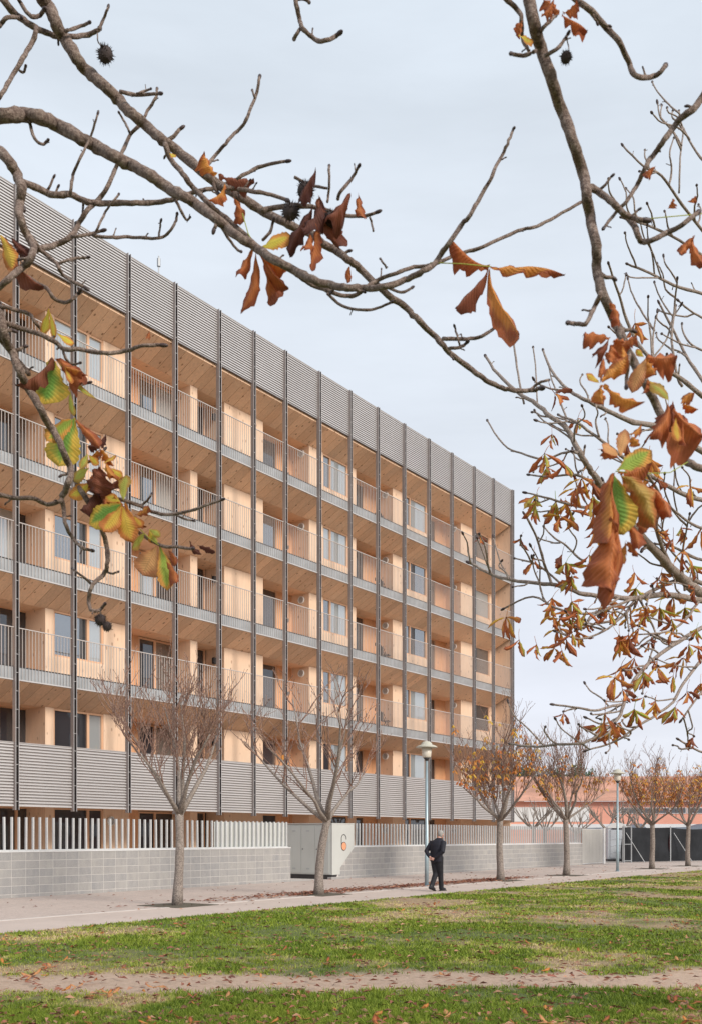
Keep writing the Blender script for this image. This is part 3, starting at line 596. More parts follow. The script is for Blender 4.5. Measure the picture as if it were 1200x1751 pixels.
# ------------------------------------------------------------------ street trees
def path(p, d, L, n, up, jit, rng):
    pts = [p.copy()]; d = d.normalized()
    for i in range(n):
        d = (d+Vector((rng.gauss(0, jit), rng.gauss(0, jit), rng.gauss(0, jit)*0.6+up))).normalized(); pts.append(pts[-1]+d*L/n)
    return pts
def interp(pts, t):
    q = t*(len(pts)-1); i = min(int(q), len(pts)-2); return pts[i].lerp(pts[i+1], q-i), (pts[i+1]-pts[i]).normalized()
leafm = [M['leaf_orange'], M['leaf_rust'], M['leaf_rust_o'], M['leaf_yellow_o']]
def street_tree(s, n, fork, top, width, limbs, label, seed, lean=(0, 0), tr=0.095, dens=1.0, leaves=0, up=0.12, openness=0.0, lz=(0.25, 0.6), th=1.0):
    rng = random.Random(seed); base = P(s, n); o = empty('street_tree', base, 0, label, 'tree', 'trees along the pavement')
    topv = Vector((lean[0], lean[1], fork)); tb = MB(); pts = []; rr_ = []
    for i in range(9):
        t = i/8; p = Vector((lean[0]*t**1.5+0.02*math.sin(t*5+seed), lean[1]*t, fork*t)); pts.append(p)
        rr_.append(tr*(1.28-0.28*min(1, t*5))*(1-0.18*t)*(1+0.04*math.sin(t*17+seed)))
    rr_[-1] *= 1.12; tb.tube(pts, rr_, 12); tb.build('trunk', M['bark_st'], o, True)
    tw = MB(); lf = MB(); tips = []
    H = top-fork
    for li in range(limbs):
        az = 2*math.pi*(li+rng.uniform(-0.25, 0.25))/limbs; el = rad(rng.uniform(26, 50)) if li else rad(80)
        d = Vector((math.cos(az)*math.cos(el), math.sin(az)*math.cos(el), math.sin(el)))
        L = min(H/max(0.45, math.sin(el))*0.62, width*0.5/max(0.25, math.cos(el))*0.85)*rng.uniform(0.85, 1.05)
        lp = path(topv-Vector((0, 0, 0.08)), d, L*1.1, 6, up*0.4, 0.12, rng); lm = MB(); r0 = tr*rng.uniform(0.42, 0.6)
        lm.tube(lp, [r0*(1-0.78*i/6)*(1.25 if i == 0 else 1) for i in range(7)], 8); lm.build('limb', M['bark_st'], o, True)
        for bi in range(int(8*dens)):
            t = 0.28+0.72*(bi+rng.random())/int(8*dens); p, dd = interp(lp, min(t, 0.99)); a2 = rng.uniform(0, 2*math.pi)
            sd_ = Vector((math.cos(a2), math.sin(a2), 0.35)); d2 = (dd*0.6+sd_*(0.55+0.35*openness)+Vector((0, 0, 0.25))).normalized()
            L2 = (H*0.36)*rng.uniform(0.6, 1.15)*(1.15-0.35*t); bp = path(p, d2, L2, 5, up, 0.13, rng); r1 = 0.012*rng.uniform(0.7, 1.4)*th
            tw.tube(bp, [r1*(1-0.7*i/5) for i in range(6)], 5)
            for ci in range(int(4*dens)):
                t3 = rng.uniform(0.2, 1.0); p3, d3 = interp(bp, min(t3, 0.99)); a3 = rng.uniform(0, 2*math.pi)
                d3 = (d3*0.8+Vector((math.cos(a3), math.sin(a3), 0.3))*0.7).normalized(); L3 = H*0.17*rng.uniform(0.5, 1.3)
                cp = path(p3, d3, L3, 4, up*1.1, 0.16, rng); tw.tube(cp, [0.0075*th*(1-0.55*i/4) for i in range(5)], 4); tips.append(cp[-1])
                for ei in range(2):
                    p4, d4 = interp(cp, rng.uniform(0.3, 0.95)); a4 = rng.uniform(0, 2*math.pi)
                    d4 = (d4*0.8+Vector((math.cos(a4), math.sin(a4), 0.35))*0.6).normalized(); ep = path(p4, d4, H*0.06*rng.uniform(0.5, 1.4), 2, up, 0.15, rng)
                    tw.tube(ep, [0.0055*th, 0.005*th, 0.004*th], 3); tw.ell(ep[-1], (0.009, 0.009, 0.018), d4, 4, 3, 0)
                if leaves and rng.random() < leaves:
                    zrel = (cp[2].z-fork)/H
                    if zrel < lz[0]-0.15+rng.uniform(-0.1, 0.1) or zrel > lz[1]+rng.uniform(-0.2, 0.2): continue
                    for _ in range(rng.randint(1, 3)):
                        c = cp[rng.randint(1, 4)]+Vector((rng.gauss(0, 0.05), rng.gauss(0, 0.05), -0.06)); mi = rng.randint(0, 3)
                        for _l in range(rng.randint(2, 4)):
                            a5 = rng.uniform(0, 6.28); dd5 = Vector((math.cos(a5)*0.7, math.sin(a5)*0.7, -1)).normalized(); sx = dd5.orthogonal().normalized()
                            l5 = rng.uniform(0.10, 0.19); w5 = l5*0.24; q = c+dd5*l5*0.6+sx*0.02
                            lf.poly([c, q-sx*w5, c+dd5*l5, q+sx*w5], mi)
    tw.build('twigs', M['bark_tw'], o)
    if leaves: tag(lf.build('dead_leaves', leafm, o), kind='stuff')
    m = MB(); h = 0.62; m.hexa([P(-h, -h, 0.006), P(h, -h, 0.006), P(h, h, 0.006), P(-h, h, 0.006), P(-h, -h, 0.014), P(h, -h, 0.014), P(h, h, 0.014), P(-h, h, 0.014)])
    t_ = m.build('tree_pit', M['soil']); t_.location = base; tag(t_, kind='structure')
street_tree(15.8, N_T, 2.05, 5.6, 4.3, 6, 'bare pollarded street tree nearest the camera in front of the left wall', 5, (0.03, 0.02), 0.105, 1.35, 0.0, 0.14, th=1.2)
street_tree(20.8, N_T, 1.95, 6.3, 5.9, 6, 'leaning bare street tree in front of the number six cabinet', 21, (0.22, 0.0), 0.115, 0.75, 0.08, 0.05, 0.9, (0.0, 0.25), th=1.45)
street_tree(30.9, N_T, 2.1, 6.5, 3.7, 8, 'street tree with orange dead leaves just right of the walking person', 33, (0.0, 0.0), 0.12, 1.35, 0.5, 0.16, 0, (0.05, 0.6), th=1.1)
street_tree(36.4, N_T, 2.2, 5.9, 4.2, 8, 'bare street tree with few orange leaves before the end of the block wall', 44, (0.0, 0.0), 0.12, 1.4, 0.5, 0.18, 0, (0.05, 0.5), th=1.15)
street_tree(46.1, N_T, 2.1, 5.8, 4.0, 7, 'street tree with rusty leaves in front of the black netting', 55, (0.0, 0.0), 0.12, 1.3, 0.8, 0.18, 0, (0.05, 0.65), th=1.2)
street_tree(51.4, N_T, 2.1, 5.9, 4.2, 7, 'rightmost street tree, thick with orange leaves, at the picture edge', 66, (0.0, 0.0), 0.12, 1.3, 0.8, 0.16, 0, (0.05, 0.85), th=1.2)
# ------------------------------------------------------------------ building site fence, toilet
Zf = 58.0
fa, fb = at(1062, 1475, 58.0), at(1420, 1468, 69.0); fa.z = fb.z = 0
dv = (fb-fa); LF = dv.length; az = math.atan2(dv.y, dv.x)
npan = 5
for i in range(npan):
    o = empty('site_fence', fa+dv*(i/npan), az, ['black netted site fence panel beside the portable toilet', 'black netted site fence panel behind the rusty-leaved tree', 'black netted site fence panel with sagging top edge', 'rightmost black netted site fence panel in view', 'black netted site fence panel beyond the picture edge'][i], 'fence', 'netted site fence panels')
    L = LF/npan; m = MB(); nx, nz = 14, 8; ry = random.Random(i)
    for iz in range(nz+1):
        for ix in range(nx+1):
            sag = 0.10*math.sin(math.pi*ix/nx)*(1 if i % 2 else 0.3)*(iz/nz); m.v.append((L*ix/nx, 0.05*math.sin(ix*0.9+iz*0.5+i)+0.04*math.sin(iz*0.8+ix*0.3+i*2), 0.04+(1.98-sag)*iz/nz))
    for iz in range(nz):
        for ix in range(nx): q = iz*(nx+1)+ix; m.f.append((q, q+1, q+nx+2, q+nx+1)); m.m.append(0)
    m.build('netting', M['mesh'], o, True)
    for x in (0.02, L-0.02): m = MB(); m.tube([(x, -0.06, 0), (x, -0.06, 2.08)], [0.025]*2, 8); m.build('post', M['fascia'], o)
    m = MB(); m.tube([(L*0.06, -0.10, 1.7), (L*0.26, -0.75, 0.02)], [0.022]*2, 6); m.build('brace', M['fascia'], o)
T = empty('portable_toilet', at(1053, 1472, 62) * 1, rad(-8), 'light grey portable toilet with white domed roof beside the site fence', 'toilet'); T.location.z = 0
m = MB(); m.box(-0.55, 0.55, -0.55, 0.55, 0.12, 2.0); m.build('cabin', M['wc'], T)
m = MB(); m.box(-0.42, 0.42, -0.58, -0.552, 0.18, 1.88); d = m.build('door', M['wc'], T)
m = MB()
for z in (0.5, 0.9, 1.3): m.tube([(-0.36, -0.585, z), (-0.15, -0.585, z+0.06), (0.15, -0.585, z+0.06), (0.36, -0.585, z)], [0.018]*4, 6)
m.build('ribs', M['wc'], d)
m = MB(); m.box(-0.35, 0.35, -0.585, -0.575, 1.92, 1.98); m.build('vent_strip', M['dark'], T)
m = MB(); m.prism([(-0.58, 2.0), (0.58, 2.0), (0.56, 2.1), (0.3, 2.28), (0, 2.33), (-0.3, 2.28), (-0.56, 2.1)], -0.58, 0.58); m.build('roof', M['white'], T)
m = MB(); m.box(-0.6, 0.6, -0.6, 0.6, 0.0, 0.119); m.build('base', M['dark'], T)
so2 = empty('open_site_gate', at(1066, 1474, 57), rad(35), 'open steel frame gate leaf of the building site beside the toilet', 'gate'); so2.location.z = 0
for x in (0, 0.62): m = MB(); m.tube([(x, 0, 0), (x, 0, 2.1)], [0.035]*2, 8); m.build('post', M['fascia'], so2)
m = MB(); [m.tube([(0, 0, z), (0.62, 0, z)], [0.022]*2, 6) for z in (0.12, 1.05, 2.05)]; m.build('rails', M['fascia'], so2)
# ------------------------------------------------------------------ low school building behind
SB = empty('school_building', Vector((8, 84, 0)), rad(-3), 'long low salmon building with tiled roof beyond the building site', 'building')
m = MB(); m.box(-6, 60, 0, 14, 0, 4.35); m.build('wall', M['salmon'], SB)
m = MB(); nrow = 26
for i in range(nrow):
    y0, y1 = -0.5+i*0.33, -0.5+(i+1)*0.33; za, zb = 4.36+i*0.096, 4.36+(i+1)*0.096
    m.hexa([(-7, y0, za), (61, y0, za), (61, y1+0.05, zb), (-7, y1+0.05, zb), (-7, y0, za+0.06), (61, y0, za+0.06), (61, y1+0.05, zb+0.02), (-7, y1+0.05, zb+0.02)])
m.build('roof', M['tile'], SB)
m = MB(); m.prism([(-7, 0), (61, 0), (61, 0.1), (-7, 0.1)], 0, 0.1)
m = MB(); m.box(3.0, 11.5, -0.04, 0.0, 2.7, 3.9); q = m.build('white_band', M['white'], SB)
for x in (3.0,): mm = MB(); mm.box(3.1, 4.6, -0.07, -0.041, 2.75, 3.8); mm.build('window', M['glassd'], SB)
for i in range(9):
    mm = MB(); mm.box(14+i*1.35, 14+i*1.35+1.28, -0.05, 0.0, 3.35, 3.85); wq = mm.build('window', M['cap'], SB); mm = MB(); mm.box(14.06+i*1.35, 14+i*1.35+1.22, -0.07, -0.051, 3.41, 3.79); mm.build('pane', M['glassd'], wq)
for i in range(6):
    mm = MB(); mm.box(27+i*3.2, 29+i*3.2, -0.05, 0, 2.4, 3.6); wq = mm.build('window', M['cap'], SB); mm = MB(); mm.box(27.08+i*3.2, 28.92+i*3.2, -0.07, -0.051, 2.48, 3.52); mm.build('pane', M['glassd'], wq)
m = MB(); m.box(12, 60, -0.03, 0.0, 0.0, 1.75); m.build('plinth_band', plain('maroon_panel', (0.16, 0.035, 0.04), 0.7, 0.2), SB)
for i in range(6):
    x = 10.5+i*5.2; m = MB(); m.prism([(x, 1.9), (x+5.1, 1.9), (x+5.1, 2.15), (x+4.9, 2.15), (x+4.5, 2.5), (x+3.6, 2.25), (x, 2.15)], -3.2, -0.05); m.build('canopy', M['awning'], SB)
m = MB(); m.box(-6, 60, -0.02, 0.0, 2.05, 2.5, 0); m.build('white_strip', M['cap'], SB)
# trees around / behind the school
def crown_tree(loc, r, h, label, seed, mat1, mat2):
    rng = random.Random(seed); o = empty('evergreen_tree', loc, 0, label, 'tree', 'evergreens behind the school'); m = MB(); m.tube([(0, 0, 0), (0.1, 0, h*0.5), (0, 0, h*0.9)], [0.25, 0.2, 0.08], 8); m.build('trunk', M['bark_st'], o)
    m = MB(); cl = [Vector((rng.gauss(0, r*0.45), rng.gauss(0, r*0.4), h*0.75+rng.gauss(0, r*0.22))) for _ in range(26)]
    for _ in range(5200):
        c = rng.choice(cl); v = Vector((rng.gauss(0, 1), rng.gauss(0, 1), rng.gauss(0, 0.8))).normalized(); p = c+v*r*0.3*rng.random()**0.35; d = Vector((rng.gauss(0, 1), rng.gauss(0, 1), rng.gauss(0, 1))).normalized()*0.13; e2 = d.orthogonal().normalized()*0.07
        m.poly([p-d, p+e2, p+d, p-e2], rng.randint(0, 1))
    m.build('crown', [mat1, mat2], o)
g1 = plain('pine_leaf', (0.05, 0.10, 0.03), 0.8, 0.3); g2 = plain('pine_leaf_dark', (0.03, 0.06, 0.025), 0.8, 0.3)
crown_tree(Vector((22.6, 104, 0)), 2.6, 9.3, 'dark evergreen tree showing above the salmon building roof', 1, g1, g2)
crown_tree(Vector((17.5, 106, 0)), 3.2, 10.2, 'dull evergreen tree showing above the roof beside the apartment building', 2, g2, g2)
crown_tree(Vector((33.5, 110, 0)), 1.6, 8.7, 'small evergreen top showing above the roof behind the street lamp', 4, g2, g1)
def bare_tree(x, Zd, h, seed, label):
    rng = random.Random(seed); b = at(x, HY, Zd); b.z = 0; o = empty('bare_tree', b, 0, label, 'tree', 'bare pollards before the school')
    m = MB(); m.tube([(0, 0, 0), (0.05, 0, h*0.45)], [0.14, 0.11], 7); m.build('trunk', M['bark_st'], o); m = MB()
    for i in range(7):
        a = 6.28*i/7+rng.random(); pp = path(Vector((0.05, 0, h*0.44)), Vector((math.cos(a), math.sin(a)*0.6, 0.7)), h*0.55*rng.uniform(0.6, 1), 5, 0.14, 0.12, rng); m.tube(pp, [0.075*(1-0.15*j) for j in range(6)], 5)
        for j in range(4): p, d = interp(pp, rng.uniform(0.3, 0.95)); q = path(p, d+Vector((rng.gauss(0, .5), rng.gauss(0, .5), 0.3)), h*0.25, 3, 0.1, 0.15, rng); m.tube(q, [0.03, 0.025, 0.02, 0.012], 4)
    m.build('crown', M['bark_st'], o)
for i, (x, Zd, h, lb) in enumerate(((910, 76, 4.6, 'bare pollard tree seen just right of the apartment building corner'), (930, 74, 4.2, 'spreading bare tree before the white band of the school'), (983, 74, 3.9, 'bare tree behind the fence near the gate'), (1036, 70, 4.4, 'bare forked tree behind the portable toilet'), (1065, 74, 4.3, 'bare tree above the black netting'), (1092, 76, 4.5, 'thin bare tree left of the rusty street tree'))): bare_tree(x, Zd, h, 100+i, lb)
# brick block across the park, seen in the windows
BB = empty('brick_block', P(70, -45), THETA, 'red brick apartment block across the park, mirrored in the windows', 'building')
m = MB(); m.box(-45, 60, -12, 0, 0, 19); m.build('wall', M['brick'], BB)
m = MB(); m.box(-45.3, 60.3, -12.3, 0.3, 19, 19.5); m.build('roof', M['tile'], BB)
for i in range(20):
    for z in range(5):
        m = MB(); m.box(-42+i*5, -40+i*5, 0, 0.06, 1.5+z*3.5, 3.1+z*3.5); m.build('window', M['cap'], BB)
# ------------------------------------------------------------------ fallen leaves
def leaflet(mb, b, t, w, face, rng, mi=0, curl=0.25, segs=9, dry=0.0):
    """obovate toothed leaflet from b to t; face = rough normal"""
    ax = (t-b); L = ax.length; ax.normalize(); face = (face-ax*face.dot(ax)).normalized(); sd_ = ax.cross(face)
    base = len(mb.v); cr = [-1, -0.6, -0.25, 0, 0.25, 0.6, 1]; fold = rng.uniform(0.05, 0.3)+dry*rng.uniform(0.2, 1.1); bend = rng.uniform(-curl, curl); tw = rng.uniform(-0.4, 0.4)*(1+2.2*dry); wv = rng.uniform(0, 6); pk = rng.uniform(3.2, 6.0); asy = rng.uniform(-0.25, 0.25)*dry; tears = [rng.uniform(0.84, 1.08) if dry else rng.uniform(0.95, 1.05) for _ in range(2*segs+4)]
    for i in range(segs+1):
        v = i/segs; prof = (v**0.9)*(1-v**pk)*1.5 if v < 1 else 0.0; prof = max(prof, 0.045*(1-v))
        prof *= 1+0.05*((-1)**i)*(1 if 0.2 < v < 0.95 else 0)
        off = bend*L*(v*v-v*0.3); side_b = (0.10+0.20*dry)*L*(math.sin(v*3.2+wv)-math.sin(wv))*(1-0.6*v)
        for u in cr:
            hw = w*0.5*prof*u*(1+asy*(1 if u > 0 else -1))*tears[i*2+(u > 0)]; a = tw*v
            dep = fold*abs(hw)*(1+dry*abs(u))+(0.05+0.16*dry)*w*math.sin(v*(13+6*dry)+u*2+wv)*abs(u)+0.02*w*math.sin(v*40)*abs(u)
            p = b+ax*(L*v)+sd_*(hw*math.cos(a)+side_b*0.5)+face*(off-dep+hw*math.sin(a)); mb.v.append(tuple(p)); mb.uv[len(mb.v)-1] = (u, v)
    k = len(cr)
    for i in range(segs):
        for j in range(k-1):
            q = base+i*k+j; mb.f.append((q, q+1, q+k+1, q+k)); mb.m.append(mi)
def build_leaf(mb, name, mats, parent, loc=None):
    me = mb.mesh(name, mats, True); uv = me.uv_layers.new(name='UVMap')
    for lp in me.loops: uv.data[lp.index].uv = mb.uv.get(lp.vertex_index, (0, 0.5))
    return me
UPV = Vector((0, 0, 1))
flm = []
frng = random.Random(5)
for i, mk in enumerate(['rust', 'brown', 'peach', 'rust_o', 'orange', 'rust']):
    mb = MB()
    for a in ((0,), (0, 2.2), (0, 1.2, 3.9))[i % 3]:
        d = Vector((math.cos(a), math.sin(a), 0.12)); leaflet(mb, Vector((0, 0, 0.02)), Vector((0, 0, 0.03))+d*0.15, 0.062, UPV, frng, 0, 0.5, 6)
    flm.append(build_leaf(mb, 'fallen_leaf', M['leaf_'+mk], None))
def onlawn(rng):
    while True:
        y = 7.8+32*rng.random()**1.8; x = rng.uniform(-0.36, 0.36)*y
        if -x*CU+y*SU < N_L-0.1: return x, y
c_ = 0
while c_ < 290:
    x, y = onlawn(frng); a, b = lawn_fields(x, y)
    if frng.random() > 0.35+0.65*b or y > 22: continue
    o = bpy.data.objects.new('fallen_leaf', flm[c_ % 6]); COL.objects.link(o); o.location = (x, y, 0.042); s = frng.uniform(0.4, 0.8); o.scale = (s, s, s)
    o.rotation_euler = (frng.gauss(0, 0.12), frng.gauss(0, 0.12), frng.uniform(0, 6.28)); tag(o, 'dry curled chestnut leaf lying on the grass', 'leaf', 'fallen leaves on the lawn'); c_ += 1
lit = MB()
for i in range(5600):
    r_ = frng.random()
    if r_ < 0.48:
        x, y = onlawn(frng); z = 0.044; sz = frng.uniform(0.015, 0.04)+0.0016*y
    elif r_ < 0.93:
        s = frng.choice([frng.gauss(26.5, 2.6), frng.gauss(30.6, 1.6), frng.gauss(21.5, 2.5)]); n = frng.gauss(16.25, 0.32); p = P(s, n); x, y = p.x, p.y; z = 0.022; sz = frng.uniform(0.04, 0.09)
    else:
        s = frng.uniform(12, 50); n = frng.uniform(13.3, 20.9); p = P(s, n); x, y = p.x, p.y; z = 0.018; sz = frng.uniform(0.03, 0.07)
    a = frng.uniform(0, 6.28); dx, dy = math.cos(a)*sz, math.sin(a)*sz; k1, k2 = frng.uniform(0, 0.03), frng.uniform(0, 0.03)
    lit.poly([(x-dx, y-dy, z), (x+dy*0.35, y-dx*0.35, z+k1), (x+dx, y+dy, z+0.01), (x-dy*0.35, y+dx*0.35, z+k2)], frng.randint(0, 3))
tag(lit.build('leaf_litter', [plain('litter_a', (0.27, 0.10, 0.06), 0.8, 0.3), plain('litter_b', (0.17, 0.07, 0.045), 0.8, 0.3), plain('litter_c', (0.40, 0.21, 0.13), 0.8, 0.3), plain('litter_d', (0.24, 0.085, 0.055), 0.8, 0.3)]), 'reddish brown leaf litter strewn over pavement and lawn', 'leaf litter', kind='stuff')
# ------------------------------------------------------------------ person
def remesh(o, vox, sm=4):
    r = o.modifiers.new('skin', 'REMESH'); r.mode = 'VOXEL'; r.voxel_size = vox; r.use_smooth_shade = True
    s = o.modifiers.new('smooth', 'SMOOTH'); s.iterations = sm; s.factor = 0.5
def etube(mb, pts, rx, ry=None, sides=14, fwd=Vector((1, 0, 0))):
    """vertical-ish tube with elliptic sections: rx along fwd (depth), ry sideways"""
    base = len(mb.v)
    for p, a, b in zip(pts, rx, ry or rx):
        for j in range(sides):
            t = 2*math.pi*j/sides; mb.v.append((p[0]+a*math.cos(t), p[1]+b*math.sin(t), p[2]))
    n = len(pts)
    for i in range(n-1):
        for j in range(sides): k = (j+1) % sides; mb.f.append((base+i*sides+j, base+i*sides+k, base+(i+1)*sides+k, base+(i+1)*sides+j)); mb.m.append(0)
    mb.f.append(tuple(base+j for j in reversed(range(sides)))); mb.m.append(0); mb.f.append(tuple(base+(n-1)*sides+j for j in range(sides))); mb.m.append(0)
def person():
    loc = at(746, 1524, 1); Zp = EYE*F/(1524-HY); loc = at(746, 1524, Zp); loc.z = 0.006
    skin = plain('skin', (0.60, 0.33, 0.26), 0.5, 0.06, 10); navy = plain('navy_jacket', (0.009, 0.009, 0.018), 0.75, 0.3, 8, bmp=0.2); blk_ = plain('dark_trousers', (0.011, 0.011, 0.015), 0.8, 0.25, 8, bmp=0.2)
    hair = plain('grey_hair', (0.33, 0.31, 0.29), 0.7, 0.2, 40, bmp=0.4); shoe = plain('dark_shoe', (0.012, 0.011, 0.014), 0.5, 0.2)
    b = MB()   # local: +x forward, +y left
    hip = 0.86
    # legs crossing in stride: left leg back, right leg forward
    legs = [((0.0, 0.085, hip), (0.03, 0.06, 0.47), (-0.22, 0.035, 0.10)), ((0.0, -0.085, hip), (0.10, -0.055, 0.46), (0.17, -0.03, 0.08))]
    for h, k, a in legs: b.tube([h, k, a], [0.075, 0.05, 0.036], 12)
    etube(b, [(0, 0, hip-0.04), (0.0, 0, 1.0), (0.02, 0, 1.2), (0.06, 0, 1.35), (0.09, 0, 1.42)], [0.09, 0.09, 0.10, 0.09, 0.05], [0.14, 0.14, 0.165, 0.16, 0.08])
    b.tube([(0.09, 0, 1.38), (0.135, -0.005, 1.48)], [0.055, 0.05], 12)
    hc = Vector((0.18, -0.012, 1.55)); b.ell(hc, (0.085, 0.074, 0.108), (0.35, 0, 1), 16, 10)
    b.ell(hc+Vector((0.085, -0.008, -0.035)), (0.016, 0.014, 0.024), (0.4, 0, 1), 8, 6); b.ell(hc+Vector((0.062, -0.005, -0.088)), (0.03, 0.035, 0.025), None, 8, 6)
    for sy in (-1, 1): b.ell(hc+Vector((-0.01, sy*0.076, -0.015)), (0.018, 0.009, 0.03), None, 8, 6)
    # arms folded behind the back
    W = Vector((-0.175, 0.03, 0.90))
    for sy in (-1, 1):
        sh = Vector((0.06, 0.185*sy, 1.345)); el = Vector((-0.10, 0.27*sy, 1.08)); wr_ = W+Vector((0.0, 0.055*sy, 0.012*sy))
        b.tube([sh, el, wr_], [0.045, 0.04, 0.027], 10)
        palm = W+Vector((-0.01, -0.005*sy, -0.015)); b.ell(palm.lerp(wr_, 0.4), (0.016, 0.045, 0.034), None, 10, 8)
        for fi in range(4):
            z = -0.03+0.019*fi; l = (0.055, 0.066, 0.07, 0.06)[fi]; p0 = palm+Vector((-0.012, 0.0, z)); d = Vector((-0.006, -sy, -0.22))
            b.tube([p0, p0+d*l*0.6+Vector((-0.014, 0, 0)), p0+d*l+Vector((0.004, 0, -0.008))], [0.0095, 0.009, 0.0075], 8)
        b.tube([wr_.lerp(palm, 0.4)+Vector((-0.012, 0, 0.02)), palm+Vector((-0.028, -0.01*sy, 0.035)), palm+Vector((-0.03, -0.035*sy, 0.03))], [0.011, 0.0105, 0.008], 8)
    body = b.build('person', skin); remesh(body, 0.008, 3); body.location = loc; body.rotation_euler = (0, 0, THETA-rad(6))
    tag(body, 'person in dark jacket and trousers walking away with hands clasped behind the back', 'person')
    j = MB()
    etube(j, [(-0.02, 0, 0.80), (-0.02, 0, 0.88), (-0.01, 0, 1.02), (0.0, 0, 1.15), (0.02, 0, 1.27), (0.055, 0, 1.36), (0.09, 0, 1.415), (0.115, 0, 1.45)], [0.125, 0.13, 0.13, 0.135, 0.14, 0.12, 0.085, 0.065], [0.185, 0.19, 0.19, 0.205, 0.215, 0.19, 0.115, 0.07], 20)
    for sy in (-1, 1):
        sh = Vector((0.055, 0.18*sy, 1.335)); el = Vector((-0.105, 0.275*sy, 1.08)); wr_ = W+Vector((0.012, 0.085*sy, 0.015*sy+0.012)); j.tube([sh, sh.lerp(el, 0.5), el, el.lerp(wr_, 0.5), wr_], [0.085, 0.074, 0.066, 0.056, 0.046], 14)
    jo = j.build('jacket', navy, body); remesh(jo, 0.011, 5)
    t = MB()
    for (h, k, a), bk in zip(legs, (0, 1)):
        h, k, a = Vector(h), Vector(k), Vector(a); a2 = a+Vector((0, 0, -0.035)); t.tube([h+Vector((0, 0, 0.08)), h.lerp(k, 0.4), k, k.lerp(a2, 0.5), a2], [0.115, 0.098, 0.078, 0.07, 0.068], 14)
    etube(t, [(0, 0, 0.78), (-0.01, 0, 0.86), (0, 0, 0.98)], [0.12, 0.13, 0.11], [0.16, 0.165, 0.15]); to = t.build('trousers', blk_, body); remesh(to, 0.011, 4)
    for (h, k, a), pitch in zip(legs, (0.35, -0.12)):
        s = MB(); a = Vector(a); z0 = 0.045 if pitch < 0.2 else 0.06
        s.ell(Vector((a.x+0.06, a.y, z0)), (0.046, 0.14, 0.05), (0, 0, 1), 12, 8); so3 = MB(); s.v = [((x-a.x-0.06)*1.0, y, z) for x, y, z in s.v]
        s = MB(); s.ell(Vector((0.06, 0, 0.045)), (0.14, 0.047, 0.048), None, 14, 8); s.ell(Vector((-0.015, 0, 0.07)), (0.055, 0.045, 0.065), None, 12, 8); s.box(-0.07, 0.19, -0.04, 0.04, 0.0, 0.022)
        q = s.build('shoe', shoe, body, True, loc=(a.x, a.y, 0.0 if pitch < 0.2 else 0.012)); q.rotation_euler = (0, pitch if pitch > 0 else 0, 0); 
        if pitch > 0: q.location.z = 0.065
    hm = MB(); hm.ell(hc+Vector((-0.016, 0, 0.018)), (0.090, 0.081, 0.103), (0.35, 0, 1), 16, 10); hm.ell(hc+Vector((-0.045, 0, -0.03)), (0.05, 0.07, 0.07), None, 12, 8)
    ho = hm.build('hair', hair, body); remesh(ho, 0.012, 3)
person()

